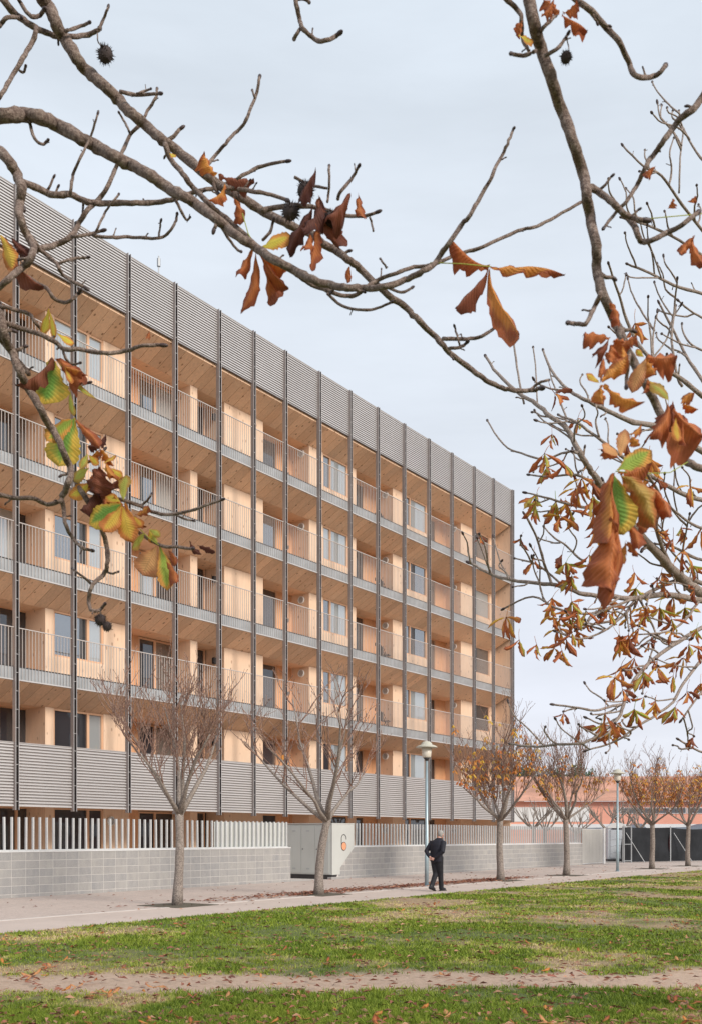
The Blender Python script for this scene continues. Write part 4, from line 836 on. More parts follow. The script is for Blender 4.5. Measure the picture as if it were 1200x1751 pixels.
# ------------------------------------------------------------------ near chestnut trees (branches traced from the photograph, thickness in photo pixels)
def catmull(pts, n=4):
    out_ = []; m = len(pts)
    for i in range(m-1):
        p0, p1, p2, p3 = pts[max(i-1, 0)], pts[i], pts[i+1], pts[min(i+2, m-1)]
        for j in range(n):
            t = j/n; out_.append(tuple(0.5*((2*b)+(c-a)*t+(2*a-5*b+4*c-d)*t*t+(3*b-a-3*c+d)*t**3) for a, b, c, d in zip(p0, p1, p2, p3)))
    out_.append(tuple(pts[-1])); return out_
class Tree:
    def __init__(s, name, loc, label, zf, bark):
        s.o = empty(name, loc, 0, label, 'tree', None); s.loc = Vector(loc); s.zf = zf; s.bark = bark; s.rng = random.Random(name+label); s.buds = MB(); s.stubs = MB(); s.ws = 0.84
    def p3(s, x, y, dz=0.0): return at(x, y, s.zf(x, y)+dz)-s.loc
    def branch(s, pts, w0, w1, dz=0.0, bud=True, knob=0.10, spurs=0.5, pre=None, name='branch', sides=9, z0=0.0):
        """pts photo pixels, w0->w1 diameter in px; dz depth drift from start to end; pre = 3D points that lead in from the trunk"""
        c = catmull([tuple(map(float, p)) for p in pts], 4); n = len(c); P3 = []; rr_ = []; ph = s.rng.uniform(0, 6)
        for i, (x, y) in enumerate(c):
            x += s.rng.gauss(0, 0.018*w0+0.2) if 0 < i < n-1 else 0; y += s.rng.gauss(0, 0.018*w0+0.2) if 0 < i < n-1 else 0
            t = i/(n-1); d = z0*(1-t)+dz*t+0.02*math.sin(i*0.7+ph)*(0 if i == 0 else 1); q = s.p3(x, y, d); P3.append(q)
            w = (w0+(w1-w0)*t)*s.ws; r_ = 0.5*w/F*(q+s.loc).y
            node = 1+knob*(1.1 if (i+int(ph)) % 7 == 0 else 0)+knob*0.4*s.rng.uniform(-1, 1); rr_.append(r_*node)
        if pre:
            pr = [Vector(q) for q in pre]; full = catmull([tuple(q) for q in pr]+[tuple(P3[0]), tuple(P3[min(3, n-1)])], 5); full = [Vector(q) for q in full[:5*len(pr)]]
            r0 = rr_[0]; P3 = full+P3; rr_ = [r0*(1.9-0.9*i/len(full)) for i in range(len(full))]+rr_
        m = MB(); m.tube(P3, rr_, sides+2); o = m.build(name, s.bark, s.o, True)
        d = (P3[-1]-P3[-2]).normalized()
        if bud:
            k = max(rr_[-1]*1.3, 0.0013*s.zf(*pts[-1][:2]))
            bl = MB(); bl.ell(P3[-1]+d*k*1.5, (k, k, k*2.3), d, 8, 6); bl.build('bud', M['bud'], o, True)
        if spurs:
            L = len(P3)
            for i in range(2, L-1):
                if s.rng.random() < spurs*0.16 and rr_[i] < 0.014*s.zf(600, 600)/2.6:
                    dd = (P3[i]-P3[i-1]).normalized(); a = (dd.cross(Vector((0, 1, 0)))*s.rng.choice((-1, 1))+Vector((0, s.rng.uniform(-.6, .6), 0))+dd*0.5).normalized(); l = rr_[i]*s.rng.uniform(2.0, 4.5)
                    s.stubs.tube([P3[i], P3[i]+a*l*0.6, P3[i]+a*l+Vector((0, 0, l*0.2))], [rr_[i]*0.5, rr_[i]*0.4, rr_[i]*0.36], 6)
                    s.buds.ell(P3[i]+a*l*1.15+Vector((0, 0, l*0.2)), (rr_[i]*0.45, rr_[i]*0.45, rr_[i]*0.9), a, 6, 5)
        return o
    def leaf(s, items, dz=-0.04, stem=None):
        grp = []
        for it in items:
            for g_ in grp:
                if math.dist(g_[0][:2], it[:2]) < 16: g_.append(it); break
            else: grp.append([it])
        for i, g_ in enumerate(grp): s.leaf1(g_, dz, stem if i == 0 else None)
    def leaf1(s, items, dz, stem):
        m = MB(); mats = []; idx = {}
        for (bx, by, tx, ty, w, c) in items:
            if c not in idx: idx[c] = len(mats); mats.append(M['leaf_'+c])
            b = s.p3(bx, by, dz+s.rng.uniform(-0.02, 0.02)); Zb = (b+s.loc).y
            t = at(tx, ty, Zb+s.rng.uniform(-0.03, 0.03)*Zb/2.5)-s.loc
            f = Vector((s.rng.uniform(-0.45, 0.45), -1, s.rng.uniform(-0.2, 0.45))); cu = 0.16 if c in ('green', 'yellow', 'yellow_o', 'green_y', 'peach') else 0.38
            dr = 0.0 if c in ('green', 'yellow', 'yellow_o', 'green_y', 'peach', 'yg') else 1.0
            leaflet(m, b, t, w/F*Zb*(1.35 if not dr else 1.55), f, s.rng, idx[c], cu, 16, dr)
        if stem:
            sp_ = [s.p3(x, y, dz) for x, y in stem]; nmat = len(mats); mats.append(M['leaf_yg']); m.tube(sp_, [0.9/F*s.zf(*stem[0])]*len(sp_), 5, nmat)
        me = build_leaf(m, 'leaf', mats, None); o = bpy.data.objects.new('leaf', me); COL.objects.link(o); o.parent = s.o; return o
    def husk(s, x, y, rp, dz=-0.02):
        p = s.p3(x, y, dz); r_ = rp/F*s.zf(x, y); m = MB(); m.ell(p, (r_*0.82, r_*0.82, r_*0.9), (0.2, 0.1, 1), 14, 10)
        for i in range(90):
            v = Vector((s.rng.gauss(0, 1), s.rng.gauss(0, 1), s.rng.gauss(0, 1))).normalized(); q = v.orthogonal().normalized()*r_*0.07; q2 = v.cross(q); b0 = p+v*r_*0.76; tp = p+v*r_*s.rng.uniform(1.1, 1.32)
            m.poly([b0+q, b0-q*0.5+q2*0.87, tp]); m.poly([b0-q*0.5+q2*0.87, b0-q*0.5-q2*0.87, tp]); m.poly([b0-q*0.5-q2*0.87, b0+q, tp])
        m.build('husk', M['husk'], s.o)
    def finish(s):
        if s.stubs.v: tag(s.stubs.build('spurs', s.bark, s.o, True), kind='stuff'); tag(s.buds.build('spur_buds', M['bud'], s.o, True), kind='stuff')
    def trunk(s, h, r0, r1, lean=(0, 0)):
        m = MB(); pts = [Vector((lean[0]*t*t, lean[1]*t, h*t-0.05)) for t in [i/10 for i in range(11)]]; m.tube(pts, [r0*(1.35 if i == 0 else 1)+(r1-r0)*i/10 for i in range(11)], 16); m.build('trunk', s.bark, s.o, True)
TL = Tree('chestnut_tree', (-2.7, 3.0, 0), 'near chestnut tree reaching in from the left with green and rusty leaves', lambda x, y: 2.65+0.16*math.sin(x*0.006+0.5)+0.14*math.sin(y*0.006+2.0), M['bark_near'])
TL.trunk(6.2, 0.17, 0.06, (0.15, 0.0))
def pre(h, *mid): return [(0.02, 0, h)]+[Vector(q)-TL.loc for q in mid]
B_ = TL.branch
B_([(75, 0), (90, 23), (100, 50), (115, 72), (132, 100), (150, 123), (177, 145), (200, 167), (220, 190), (243, 207), (267, 230), (290, 248), (320, 270), (350, 297), (377, 317), (400, 330), (443, 357), (480, 377), (507, 390), (533, 400), (553, 417), (577, 430), (600, 447), (620, 463), (653, 497), (690, 523), (710, 543), (730, 563), (750, 582), (767, 602), (807, 633), (830, 650), (850, 660), (877, 667), (905, 668), (922, 664)], 25, 8, 0.25, pre=pre(4.2, (-1.5, 2.75, 4.35), (-1.0, 2.7, 4.1)))
B_([(0, 199), (27, 197), (50, 197), (77, 203), (103, 217), (133, 233), (160, 248), (187, 263), (213, 277), (240, 290), (267, 307), (293, 325), (317, 337), (340, 352), (367, 372), (387, 388), (400, 400), (430, 418), (455, 435), (487, 453), (513, 467), (540, 480), (567, 488), (593, 492), (617, 493), (650, 492), (683, 482), (710, 470), (737, 456), (757, 430), (773, 407), (790, 383), (803, 367), (820, 337), (837, 307), (850, 280), (863, 253), (873, 230), (878, 219)], 28, 5, -0.15, pre=pre(3.1, (-1.6, 2.8, 3.4)))
B_([(283, 247), (293, 273), (313, 297), (327, 317), (347, 337), (367, 357), (387, 373), (420, 402), (440, 422), (467, 440), (490, 457), (513, 473), (533, 487), (560, 497), (583, 505), (607, 505), (625, 492), (650, 477), (677, 467), (707, 457), (737, 453), (783, 435), (817, 425), (850, 410), (893, 392), (917, 387), (950, 370), (992, 346)], 11, 6, 0.2, bud=False)
B_([(0, 258), (17, 277), (30, 300), (38, 320), (35, 343), (33, 363), (43, 393), (58, 425), (50, 447), (33, 462), (14, 478), (-6, 496)], 22, 11, -0.1, pre=pre(2.9, (-1.6, 2.8, 3.25)), bud=False)
B_([(40, 312), (67, 323), (93, 333), (123, 333), (143, 343), (170, 348), (200, 347), (233, 347), (260, 347), (293, 342), (320, 333), (340, 327), (360, 323), (400, 310), (420, 297), (450, 284), (488, 276)], 14, 6, 0.25)
B_([(60, 428), (77, 423), (100, 417), (123, 403), (133, 387), (147, 363), (167, 343), (180, 327), (193, 300), (200, 283), (213, 253), (223, 230), (240, 213), (253, 190), (267, 167), (269, 152)], 12, 5, 0.2)
B_([(223, 228), (214, 210), (205, 194)], 5, 4); B_([(121, 332), (123, 310), (130, 287), (143, 260), (157, 230), (167, 197)], 7, 4, -0.1)
B_([(123, 405), (147, 402), (173, 395)], 7, 6); B_([(160, 403), (193, 406), (220, 405), (247, 407), (273, 407), (290, 397), (300, 380), (303, 368)], 7, 5, 0.1)
B_([(165, 395), (177, 370), (187, 353), (203, 333)], 5, 4); B_([(272, 405), (274, 390), (275, 380)], 4, 4)
B_([(58, 410), (70, 427), (97, 450), (103, 463), (117, 477), (143, 491)], 9, 6, -0.1); B_([(97, 452), (123, 443), (150, 440)], 6, 5)
B_([(33, 464), (57, 480), (80, 493), (93, 510), (110, 517), (127, 510), (135, 500)], 9, 6, -0.1); B_([(-8, 522), (20, 528), (50, 537), (60, 550), (70, 563)], 9, 6, bud=False)
B_([(-8, 515), (0, 530), (7, 572), (21, 600), (35, 636), (46, 657), (64, 689), (81, 721), (99, 749), (113, 781), (122, 806), (117, 827), (106, 850)], 19, 12, -0.15, bud=False, pre=pre(2.3, (-1.6, 2.8, 2.9)))
B_([(-6, 545), (35, 561), (71, 572), (96, 586), (110, 597), (135, 597), (159, 602), (191, 604), (219, 599), (244, 591), (274, 590)], 10, 7, -0.15)
B_([(108, 597), (113, 613), (124, 623), (136, 621)], 6, 4); B_([(-6, 572), (21, 604), (50, 640)], 11, 10, bud=False); B_([(93, 655), (120, 662), (150, 655)], 6, 5)
B_([(106, 850), (103, 857), (81, 862), (57, 852), (28, 852), (0, 845), (-20, 840)], 8, 9, bud=False)
B_([(106, 850), (110, 876), (113, 898), (124, 919), (142, 937), (156, 941)], 9, 6, -0.05)
B_([(122, 806), (140, 840), (158, 868), (170, 894), (177, 912), (184, 940), (184, 965), (177, 983), (159, 1000), (152, 1025), (156, 1043), (170, 1044), (179, 1034)], 12, 6, -0.1)
B_([(159, 1000), (142, 986), (125, 973)], 6, 4); B_([(184, 978), (192, 981), (202, 978)], 5, 4); B_([(150, 790), (165, 785), (178, 770)], 7, 5)
B_([(190, 850), (234, 862), (255, 873), (283, 880), (319, 875), (347, 866), (379, 855)], 8, 5, -0.1); B_([(301, 880), (315, 887), (329, 890)], 5, 4); B_([(241, 865), (252, 856), (259, 846)], 5, 4)
B_([(205, 880), (230, 905), (276, 933), (301, 935), (329, 938)], 8, 6, -0.1)
B_([(498, -25), (505, 0), (512, 30), (517, 47), (530, 60), (545, 70), (565, 67), (578, 59)], 9, 8, pre=None); B_([(515, 48), (508, 58), (504, 65)], 7, 7); B_([(507, 0), (520, -2), (528, 3)], 6, 6)
B_([(-5, -15), (10, 5), (30, 27), (53, 43), (73, 53), (100, 62), (133, 62), (157, 57), (170, 50)], 15, 8, 0.1, pre=pre(3.9, (-1.6, 2.8, 4.1))); B_([(170, 50), (180, 27), (185, 14)], 6, 5); B_([(113, 53), (133, 47), (152, 39)], 7, 6)
B_([(63, 47), (57, 70), (43, 93), (30, 117), (17, 137), (0, 166), (-5, 172)], 10, 8, -0.1); B_([(0, 44), (13, 30), (33, 30)], 9, 7); B_([(33, 0), (50, 25), (66, 28), (75, 18)], 8, 8); B_([(31, 118), (40, 124), (44, 115)], 5, 5)
B_([(207, 157), (233, 162), (272, 160)], 8, 6); B_([(235, 160), (250, 155), (258, 152)], 5, 4); B_([(50, 208), (60, 237), (73, 247), (82, 240)], 7, 5)
B_([(350, 290), (365, 270), (383, 250), (397, 233), (417, 213), (430, 183), (440, 157), (444, 133)], 7, 6, 0.1); B_([(436, 168), (432, 155)], 4, 4)
B_([(380, 320), (407, 323), (437, 328), (463, 333), (490, 342)], 9, 7); B_([(450, 360), (483, 353), (517, 352), (550, 357), (583, 367), (617, 370), (641, 364)], 11, 6, 0.1); B_([(632, 372), (636, 385), (638, 396)], 4, 4, bud=False)
B_([(578, 340), (583, 327), (600, 307), (612, 286)], 7, 6); B_([(560, 345), (563, 320), (563, 285)], 5, 5); B_([(560, 322), (530, 316), (504, 303)], 5, 6, bud=False)
B_([(757, 579), (790, 580), (817, 577), (837, 567), (849, 555)], 8, 6, 0.05); B_([(787, 595), (781, 575), (777, 560)], 4, 4); B_([(767, 596), (785, 594), (795, 588)], 7, 6)
B_([(560, 502), (585, 523), (620, 530), (645, 527), (668, 517)], 6, 5); B_([(660, 490), (685, 500), (702, 493)], 6, 5); B_([(905, 668), (920, 655), (936, 650)], 6, 5); B_([(293, 330), (305, 350), (318, 375), (325, 372)], 7, 4)
B_([(363, 368), (380, 390), (400, 420), (412, 430)], 6, 5); B_([(660, 458), (655, 450), (650, 443)], 4, 4); B_([(450, 410), (462, 397), (467, 380)], 6, 6)
LFt = TL.leaf
LFt([(90, 613, 78, 692, 60, 'green'), (92, 614, 26, 656, 24, 'brown'), (96, 614, 150, 654, 28, 'rust'), (96, 614, 168, 695, 7, 'yg')])
LFt([(128, 714, 103, 797, 50, 'green'), (128, 714, 80, 756, 36, 'green_y'), (130, 716, 166, 772, 14, 'rust')]); LFt([(121, 668, 125, 712, 9, 'yg')])
LFt([(172, 768, 194, 797, 16, 'orange'), (170, 770, 153, 792, 16, 'orange'), (168, 765, 178, 742, 10, 'brownd'), (168, 768, 150, 765, 9, 'brownd')])
LFt([(170, 796, 166, 842, 34, 'brown'), (168, 832, 135, 872, 30, 'brownd'), (152, 800, 122, 822, 18, 'yg'), (160, 826, 116, 846, 24, 'yellow'), (176, 800, 210, 815, 14, 'yellow'), (208, 812, 188, 842, 15, 'brown'), (160, 845, 190, 868, 22, 'brown')])
LFt([(208, 862, 150, 893, 34, 'green'), (208, 866, 180, 912, 30, 'yellow_o'), (210, 866, 230, 926, 34, 'yellow_o'), (206, 858, 180, 848, 18, 'yellow'), (212, 856, 214, 810, 17, 'yg'), (214, 860, 254, 898, 20, 'orange')], -0.08)
LFt([(268, 934, 244, 984, 46, 'peach'), (273, 932, 285, 1008, 24, 'green_y'), (271, 930, 256, 906, 13, 'yg'), (285, 960, 300, 1000, 13, 'rust'), (248, 912, 226, 938, 18, 'yg')], -0.07, [(272, 932), (255, 920), (240, 905)])
LFt([(84, 528, 70, 572, 15, 'yellow'), (85, 532, 92, 580, 9, 'yellow'), (98, 570, 128, 587, 12, 'yellow')]); LFt([(2, 402, 22, 465, 26, 'yellow_o'), (10, 405, 80, 498, 18, 'brown'), (20, 405, 52, 442, 16, 'brownd')])
LFt([(371, 298, 349, 263, 19, 'orange'), (374, 300, 437, 304, 20, 'brown'), (385, 315, 360, 347, 11, 'orange'), (400, 338, 412, 384, 15, 'rust')])
LFt([(445, 424, 497, 401, 26, 'yellow'), (446, 430, 495, 447, 22, 'orange'), (446, 430, 498, 484, 15, 'rust'), (442, 432, 462, 520, 22, 'rust'), (438, 432, 405, 522, 18, 'rust'), (434, 426, 401, 464, 17, 'rust')], -0.05, [(441, 428), (425, 400), (415, 365)])
LFt([(540, 287, 522, 334, 16, 'brownd'), (545, 335, 567, 418, 26, 'brown'), (535, 350, 503, 430, 22, 'brownd'), (538, 378, 541, 462, 15, 'rust'), (530, 398, 518, 430, 15, 'rust'), (600, 332, 556, 364, 32, 'brown'), (548, 338, 527, 404, 26, 'brownd')], -0.06)
LFt([(612, 331, 628, 372, 15, 'rust')]); LFt([(598, 455, 592, 484, 11, 'rust')])
LFt([(836, 455, 764, 420, 22, 'rust'), (838, 457, 966, 480, 26, 'rust_o'), (834, 458, 788, 534, 18, 'brown'), (836, 459, 871, 604, 23, 'rust_o')], -0.06, [(838, 456), (790, 451), (735, 449)])
LFt([(250, 578, 253, 569, 6, 'rust')]); LFt([(325, 925, 345, 948, 8, 'brownd'), (338, 932, 368, 946, 8, 'brownd')]); LFt([(290, 262, 300, 268, 8, 'yellow')])
for it in ([(178, 792, 198, 776, 12, 'yellow_o'), (180, 790, 196, 812, 13, 'orange')], [(150, 776, 138, 800, 13, 'yg'), (152, 778, 170, 795, 12, 'yellow')], [(196, 846, 176, 862, 14, 'rust'), (196, 846, 206, 876, 14, 'orange')], [(232, 880, 258, 872, 12, 'rust_o'), (230, 882, 244, 902, 13, 'yellow_o')], [(255, 905, 275, 918, 11, 'yg'), (256, 906, 262, 930, 12, 'yellow')], [(160, 812, 144, 836, 13, 'rust'), (162, 812, 180, 830, 14, 'rust_o')], [(288, 940, 298, 968, 11, 'rust')], [(110, 625, 138, 640, 12, 'rust_o'), (112, 628, 122, 655, 10, 'yellow_o')]): LFt(it, -0.06)
for a in ((181, 93, 15), (522, 326, 16), (497, 362, 16), (567, 376, 15), (172, 1060, 11), (184, 1071, 9)): TL.husk(*a)
B_([(167, 57), (168, 70), (174, 80)], 3, 2, bud=False, spurs=0); B_([(172, 1044), (173, 1055)], 3, 3, bud=False, spurs=0); TL.finish()
# right-hand near tree
TR = Tree('chestnut_tree', (2.4, 2.0, 0), 'near chestnut branch hanging down at the right with large rusty and green leaves', lambda x, y: 1.95+0.10*math.sin(x*0.006)+0.12*math.sin(y*0.004+1), M['bark_near'])
TR.trunk(5.6, 0.16, 0.07, (-0.2, 0.0)); B_ = TR.branch; LFt = TR.leaf
def pre2(h, *mid): return [(-0.15, 0, h)]+[Vector(q)-TR.loc for q in mid]
B_([(897, -40), (904, 0), (912, 41), (923, 82), (940, 127), (956, 177), (972, 222), (988, 269), (1001, 317), (1003, 342), (1010, 380), (1019, 421), (1020, 463), (1030, 503), (1047, 540), (1060, 570), (1073, 603), (1093, 637), (1110, 670), (1130, 713), (1147, 757), (1167, 783), (1187, 797), (1215, 806), (1260, 812)], 25, 14, 0.25, bud=False, knob=0.06, pre=pre2(4.4, (1.5, 2.0, 4.7), (0.7, 1.95, 4.1)))
B_([(1001, 318), (1016, 324), (1042, 342), (1061, 361), (1083, 386), (1092, 408), (1102, 414), (1121, 408), (1143, 396), (1165, 385), (1190, 365)], 14, 9, -0.1, z0=0.11); B_([(1061, 361), (1080, 372), (1097, 376)], 10, 9)
B_([(1240, 110), (1200, 165), (1184, 187), (1162, 203), (1143, 228), (1127, 250), (1111, 272), (1099, 294), (1086, 320), (1070, 345), (1051, 364), (1032, 389)], 15, 6, 0.15, pre=pre2(3.7, (1.3, 2.0, 3.5)))
B_([(960, -25), (985, 0), (1010, 19), (1035, 47), (1057, 70), (1073, 104), (1083, 127), (1105, 133), (1124, 127), (1136, 113)], 13, 9, 0.1, pre=pre2(4.3, (1.5, 2.1, 4.5), (0.8, 2.0, 3.9)))
B_([(845, -22), (867, 0), (888, 22), (891, 41), (893, 70), (905, 88)], 11, 6, 0.05, bud=False); B_([(915, 87), (893, 95), (874, 92)], 8, 7); B_([(932, 95), (956, 79), (969, 60)], 8, 6); B_([(920, 60), (928, 47), (948, 27)], 8, 7)
B_([(1026, 500), (1023, 510), (1013, 530), (1000, 553), (980, 553), (971, 552)], 10, 8); B_([(1075, 605), (1072, 630), (1070, 660)], 9, 7)
LFt([(955, 25, 935, -8, 15, 'rust'), (960, 25, 1002, 47, 17, 'rust'), (962, 22, 987, 5, 13, 'rust'), (925, 25, 945, -2, 12, 'rust')]); LFt([(892, 36, 884, 66, 17, 'rust'), (886, 60, 912, 72, 16, 'yellow')])
LFt([(1042, 578, 998, 576, 18, 'rust'), (1040, 582, 1020, 600, 18, 'brown'), (1048, 582, 1078, 592, 30, 'rust'), (1048, 588, 1040, 622, 26, 'rust')]); LFt([(1042, 518, 1062, 552, 16, 'rust')])
LFt([(1027, 653, 1026, 604, 12, 'rust'), (1028, 652, 1067, 604, 22, 'orange'), (1024, 655, 1001, 638, 11, 'yellow_o'), (1028, 658, 1032, 692, 20, 'orange'), (1032, 657, 1094, 688, 16, 'orange')], -0.05)
LFt([(1103, 612, 1157, 602, 36, 'rust'), (1103, 613, 1082, 672, 26, 'peach'), (1104, 614, 1120, 640, 20, 'orange'), (1100, 610, 1086, 598, 10, 'yellow')], -0.06)
LFt([(1143, 686, 1113, 652, 18, 'yg'), (1142, 690, 1112, 740, 30, 'rust'), (1148, 690, 1197, 748, 46, 'rust'), (1150, 692, 1162, 737, 24, 'brown'), (1155, 715, 1155, 757, 18, 'yellow_o'), (1165, 720, 1170, 772, 9, 'rust')], -0.06)
LFt([(1060, 780, 1066, 735, 20, 'peach'), (1058, 780, 1026, 762, 20, 'peach'), (1058, 782, 1028, 778, 14, 'rust')], -0.05)
LFt([(1054, 804, 1114, 774, 38, 'green_y'), (1056, 806, 1112, 802, 26, 'rust'), (1048, 812, 1070, 914, 48, 'green'), (1060, 812, 1122, 904, 50, 'rust_g'), (1050, 808, 1024, 847, 22, 'rust'), (1045, 815, 1016, 930, 22, 'rust_o'), (1045, 825, 1022, 1030, 26, 'rust'), (1043, 885, 1060, 1010, 54, 'rust'), (1108, 828, 1136, 896, 26, 'rust'), (1068, 895, 1088, 935, 20, 'rust')], -0.10, [(1052, 806), (1100, 810), (1145, 808), (1175, 790)])
LFt([(1120, 284, 1108, 306, 11, 'rust')]); LFt([(1098, 376, 1100, 380, 4, 'yellow')], 0, [(1097, 375), (1140, 371), (1215, 364)]); LFt([(1187, 402, 1164, 442, 14, 'rust'), (1183, 405, 1202, 452, 16, 'rust')]); LFt([(1150, 340, 1140, 355, 10, 'rust'), (1175, 345, 1190, 335, 8, 'rust')])
for it in ([(1062, 590, 1088, 578, 14, 'rust'), (1062, 592, 1070, 618, 12, 'orange')], [(1108, 650, 1128, 668, 12, 'yellow_o'), (1106, 650, 1096, 672, 11, 'rust')], [(1078, 742, 1098, 728, 12, 'rust_o'), (1078, 744, 1092, 764, 13, 'orange')], [(1035, 845, 1014, 870, 15, 'rust'), (1036, 848, 1030, 885, 13, 'rust_o')], [(1100, 868, 1124, 888, 15, 'orange'), (1098, 870, 1098, 908, 14, 'rust')], [(1165, 690, 1186, 672, 14, 'rust_o'), (1166, 692, 1190, 704, 14, 'orange')], [(1070, 925, 1088, 955, 13, 'rust'), (1068, 926, 1062, 962, 12, 'rust_o')]): LFt(it, -0.04)
TR.husk(967, 98, 11); B_([(968, 62), (971, 78), (972, 88)], 2.5, 2, bud=False, spurs=0); TR.finish()
# mid-distance tree at the right
TM = Tree('chestnut_tree', (4.6, 7.2, 0), 'chestnut tree behind, spreading fine twigs with many small drooping leaves from the right', lambda x, y: 6.1+0.5*math.sin(x*0.011)+0.45*math.sin(y*0.013+1), M['bark'])
TM.trunk(7.0, 0.2, 0.07, (0.1, 0.0)); B_ = TM.branch
def pre3(h, *mid): return [(0.0, 0, h)]+[Vector(q)-TM.loc for q in mid]
mids = [([(1225, 1040), (1200, 1017), (1177, 1000), (1147, 973), (1127, 950), (1100, 923), (1083, 900), (1060, 868), (1035, 840), (1015, 812), (1000, 790), (982, 760), (970, 735), (940, 712), (915, 690), (890, 675), (850, 640), (830, 610)], 22, 5, pre3(3.0)),
 ([(1225, 785), (1200, 772), (1133, 732), (1083, 722), (1047, 707), (1013, 690), (987, 677), (960, 657), (940, 630), (928, 600)], 13, 4, pre3(4.3)), ([(1225, 690), (1200, 677), (1167, 650), (1133, 630), (1100, 600), (1077, 563), (1057, 503), (1040, 452)], 11, 4, pre3(4.6)),
 ([(1225, 515), (1200, 503), (1150, 487), (1110, 467), (1073, 452)], 7, 4, pre3(5.2)), ([(1225, 690), (1200, 650), (1173, 610), (1153, 570), (1127, 520)], 8, 4, None), ([(1165, 660), (1157, 643), (1148, 583), (1152, 530), (1157, 478)], 6, 3.5, None),
 ([(1230, 1030), (1200, 1027), (1133, 1017), (1083, 1023), (1040, 1020), (1000, 1017), (960, 1003), (917, 997), (873, 992), (840, 982), (803, 963)], 13, 5, pre3(2.9)), ([(943, 1000), (933, 973), (923, 940), (913, 910), (897, 881)], 6, 4, None), ([(963, 1003), (920, 967), (880, 955)], 5, 3, None), ([(1000, 960), (987, 953), (967, 933), (947, 920), (930, 902)], 5, 3, None),
 ([(1225, 1005), (1200, 997), (1167, 990), (1120, 1007), (1083, 1030), (1060, 1057), (1017, 1067), (987, 1077)], 10, 4, None), ([(1225, 1062), (1200, 1073), (1160, 1097), (1117, 1127), (1083, 1163), (1067, 1200), (1057, 1227), (1027, 1253), (997, 1270), (950, 1273), (910, 1277), (872, 1272)], 9, 4.5, pre3(2.5)),
 ([(1225, 1105), (1200, 1127), (1167, 1170), (1150, 1200), (1120, 1223), (1087, 1243), (1053, 1267), (1003, 1283)], 7, 3.5, None), ([(1063, 1205), (1047, 1207), (1017, 1215), (987, 1210), (947, 1205)], 6, 4, None), ([(1057, 1227), (1030, 1238), (1003, 1228)], 5, 3, None), ([(1147, 973), (1120, 900), (1132, 860), (1105, 810), (1080, 780)], 9, 4, None),
 ([(1225, 860), (1180, 850), (1140, 830), (1090, 800), (1050, 770), (1010, 740), (985, 722), (955, 710)], 10, 4, pre3(3.8)), ([(1020, 830), (985, 812), (940, 815), (905, 812)], 6, 3, None), ([(985, 770), (960, 775), (930, 785), (890, 775), (860, 760), (833, 720)], 5, 3, None), ([(1010, 870), (970, 862), (930, 850), (900, 843)], 6, 3, None),
 ([(1083, 1023), (1040, 1040), (1000, 1050), (950, 1040), (910, 1020), (862, 1040)], 6, 3.5, None), ([(1060, 1057), (1030, 1080), (990, 1092), (950, 1080)], 5, 3, None), ([(1225, 960), (1190, 955), (1150, 935), (1120, 930)], 7, 4, None), ([(1170, 1010), (1165, 960), (1172, 910), (1178, 880)], 5, 3, None), ([(1225, 910), (1190, 900), (1160, 880), (1140, 862)], 6, 4, None),
 ([(1225, 455), (1190, 430), (1150, 405), (1105, 385), (1062, 372)], 6, 4, None), ([(1205, 400), (1165, 350), (1130, 300), (1100, 285), (1065, 250)], 6, 3.5, None), ([(1160, 330), (1162, 270), (1168, 222)], 4, 3, None), ([(1215, 290), (1190, 260), (1165, 215), (1160, 190)], 5, 3, None), ([(1225, 605), (1190, 595), (1170, 575), (1165, 555)], 5, 3, None), ([(1215, 550), (1185, 535), (1160, 515)], 5, 3, None),
 ([(895, 690), (885, 640), (878, 590), (875, 573)], 4.5, 3.5, None), ([(1120, 640), (1115, 590), (1120, 545)], 5, 3, None), ([(1225, 1290), (1195, 1285), (1160, 1265)], 5, 4, None), ([(1225, 1150), (1190, 1195), (1165, 1230)], 5, 3.5, None), ([(1090, 1020), (1110, 1060), (1120, 1090), (1105, 1140)], 5, 3, None), ([(1200, 1020), (1170, 1060), (1140, 1080), (1090, 1085)], 6, 3, None)]
rm = random.Random(9); tipsM = []
for pts, a, b, pr in mids:
    TM.branch(pts, a, b, rm.uniform(-0.3, 0.3), pre=pr, spurs=0.6, sides=7)
    L = sum(math.dist(p, q) for p, q in zip(pts, pts[1:]))
    for _ in range(int(L/36)):
        i = rm.randint(1, len(pts)-1); t = rm.random(); x = pts[i-1][0]+(pts[i][0]-pts[i-1][0])*t; y = pts[i-1][1]+(pts[i][1]-pts[i-1][1])*t
        if x > 1195: continue
        dx, dy = pts[i][0]-pts[i-1][0], pts[i][1]-pts[i-1][1]; q = math.hypot(dx, dy); dx, dy = dx/q, dy/q; sgn = rm.choice((-1, 1)); ln = rm.uniform(22, 75)
        ex, ey = dx*0.75+(-dy)*sgn*0.7, dy*0.75+dx*sgn*0.7-0.25; tw_ = [(x, y), (x+ex*ln*0.4+rm.gauss(0, 3), y+ey*ln*0.4+rm.gauss(0, 3)), (x+ex*ln*0.8+rm.gauss(0, 4), y+ey*ln*0.75-2), (x+ex*ln, y+ey*ln-ln*0.12)]
        if min(p[0] for p in tw_) < 905 and not 960 < y: continue
        TM.branch(tw_, rm.uniform(3.2, 4.6), 2.6, rm.uniform(-0.5, 0.5), spurs=0.35, sides=5, name='twig'); tipsM.append(tw_[-1])
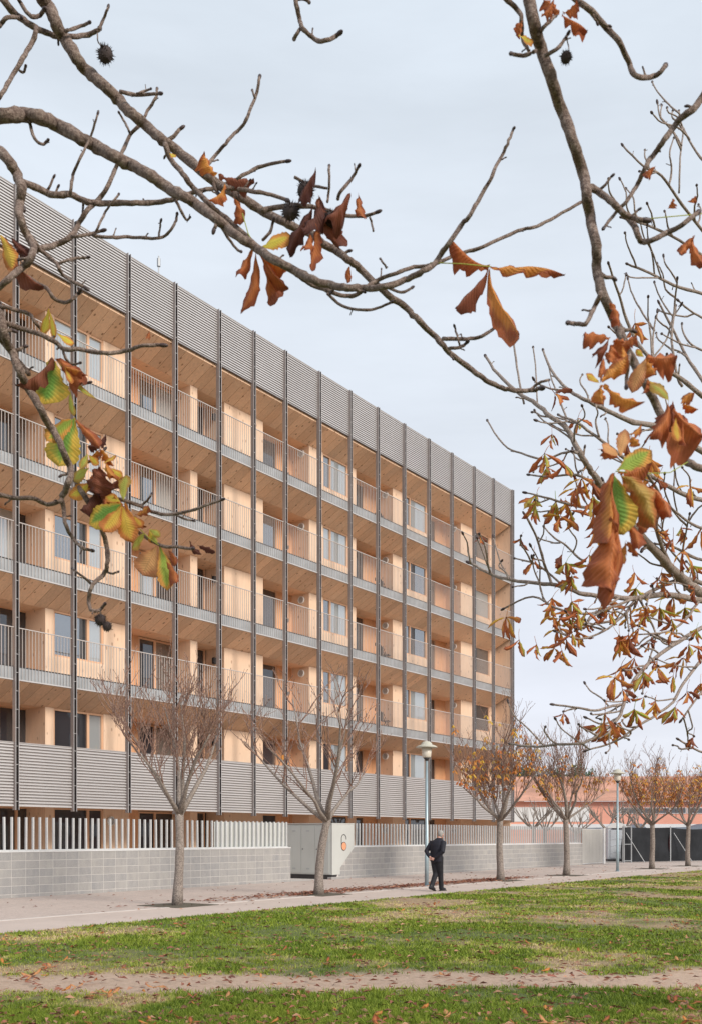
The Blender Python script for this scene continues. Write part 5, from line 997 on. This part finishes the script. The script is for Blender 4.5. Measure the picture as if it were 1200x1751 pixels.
spots = [(350, 160), (500, 190), (550, 130), (470, 270), (530, 300), (480, 470), (500, 510), (530, 580), (195, 790), (300, 770), (430, 690), (530, 710), (430, 780), (460, 850), (380, 890), (260, 905), (350, 930), (440, 950), (530, 870), (390, 960), (480, 960), (740, 740), (770, 880), (820, 880), (850, 940), (880, 750), (850, 560), (980, 740), (1050, 690), (1070, 200), (970, 80), (640, 240), (650, 310), (1050, 390), (930, 490), (990, 560), (1140, 520), (1130, 930), (1100, 1000), (940, 990), (780, 1050), (830, 1040), (900, 1070), (790, 1160), (930, 1160), (960, 1220), (1050, 1090), (1120, 1170), (1060, 1250), (820, 1290), (780, 1330), (850, 1260), (700, 1290), (680, 1340), (1160, 1080), (1180, 950), (1190, 340), (1090, 330), (750, 1100), (870, 1140), (900, 1200), (1000, 640), (700, 690), (620, 470), (600, 560), (560, 760), (860, 640), (1160, 640), (1110, 740), (400, 700), (520, 800), (500, 900), (870, 850), (930, 920), (1020, 960), (780, 900), (850, 1000), (1190, 1130), (1170, 850), (760, 1260), (640, 170), (580, 80), (450, 200), (520, 240), (640, 400), (1100, 450), (1040, 800)]
spots = [(800+a/3, 800+b/3) for a, b in spots]+[(943, 750), (930, 783), (967, 763), (947, 680), (987, 723), (933, 807), (963, 800), (1017, 753), (1085, 560), (1070, 760), (1110, 790), (1010, 830), (1150, 900), (1180, 840)]
lv = []
for vi in range(10):
    mb = MB(); cols = rm.choice([['rust', 'orange', 'rust_o'], ['rust', 'yg', 'rust_o'], ['rust_o', 'yellow_o', 'rust'], ['green_y', 'rust', 'yg'], ['brown', 'rust', 'orange']]); k = rm.randint(3, 6)
    for j in range(k):
        a = math.pi*(j+0.5)/k+rm.uniform(-0.25, 0.25); d = Vector((math.cos(a)*0.75, rm.uniform(-0.5, 0.5), -abs(math.sin(a))-0.25)).normalized(); ln = rm.uniform(0.10, 0.19); leaflet(mb, Vector((0, 0, 0)), d*ln, ln*rm.uniform(0.22, 0.34), Vector((rm.gauss(0, .5), -1, rm.uniform(0, .6))), rm, j % 3, 0.5, 8, 0.8)
    mb.tube([(0, 0, 0), (0.01, 0.01, 0.05), (0.03, 0.02, 0.09)], [0.0022, 0.002, 0.002], 4, 0); lv.append(build_leaf(mb, 'leaf', [M['leaf_'+q] for q in cols], None))
def mleaf(x, y, sc):
    o = inst('leaf', lv[rm.randint(0, 9)], TM.o, TM.p3(x, y, rm.uniform(-0.35, 0.2)), (rm.gauss(0, 0.3), rm.gauss(0, 0.3), rm.gauss(0, 0.7)), (sc, sc, sc))
for x, y in spots[::5]+spots[1::5]+spots[2::5]+spots[3::5]: mleaf(x, y-8, rm.uniform(0.55, 0.85))
for x, y in tipsM:
    if y > 800 and rm.random() < 0.3: mleaf(x, y+3, rm.uniform(0.4, 0.75))
TM.finish()
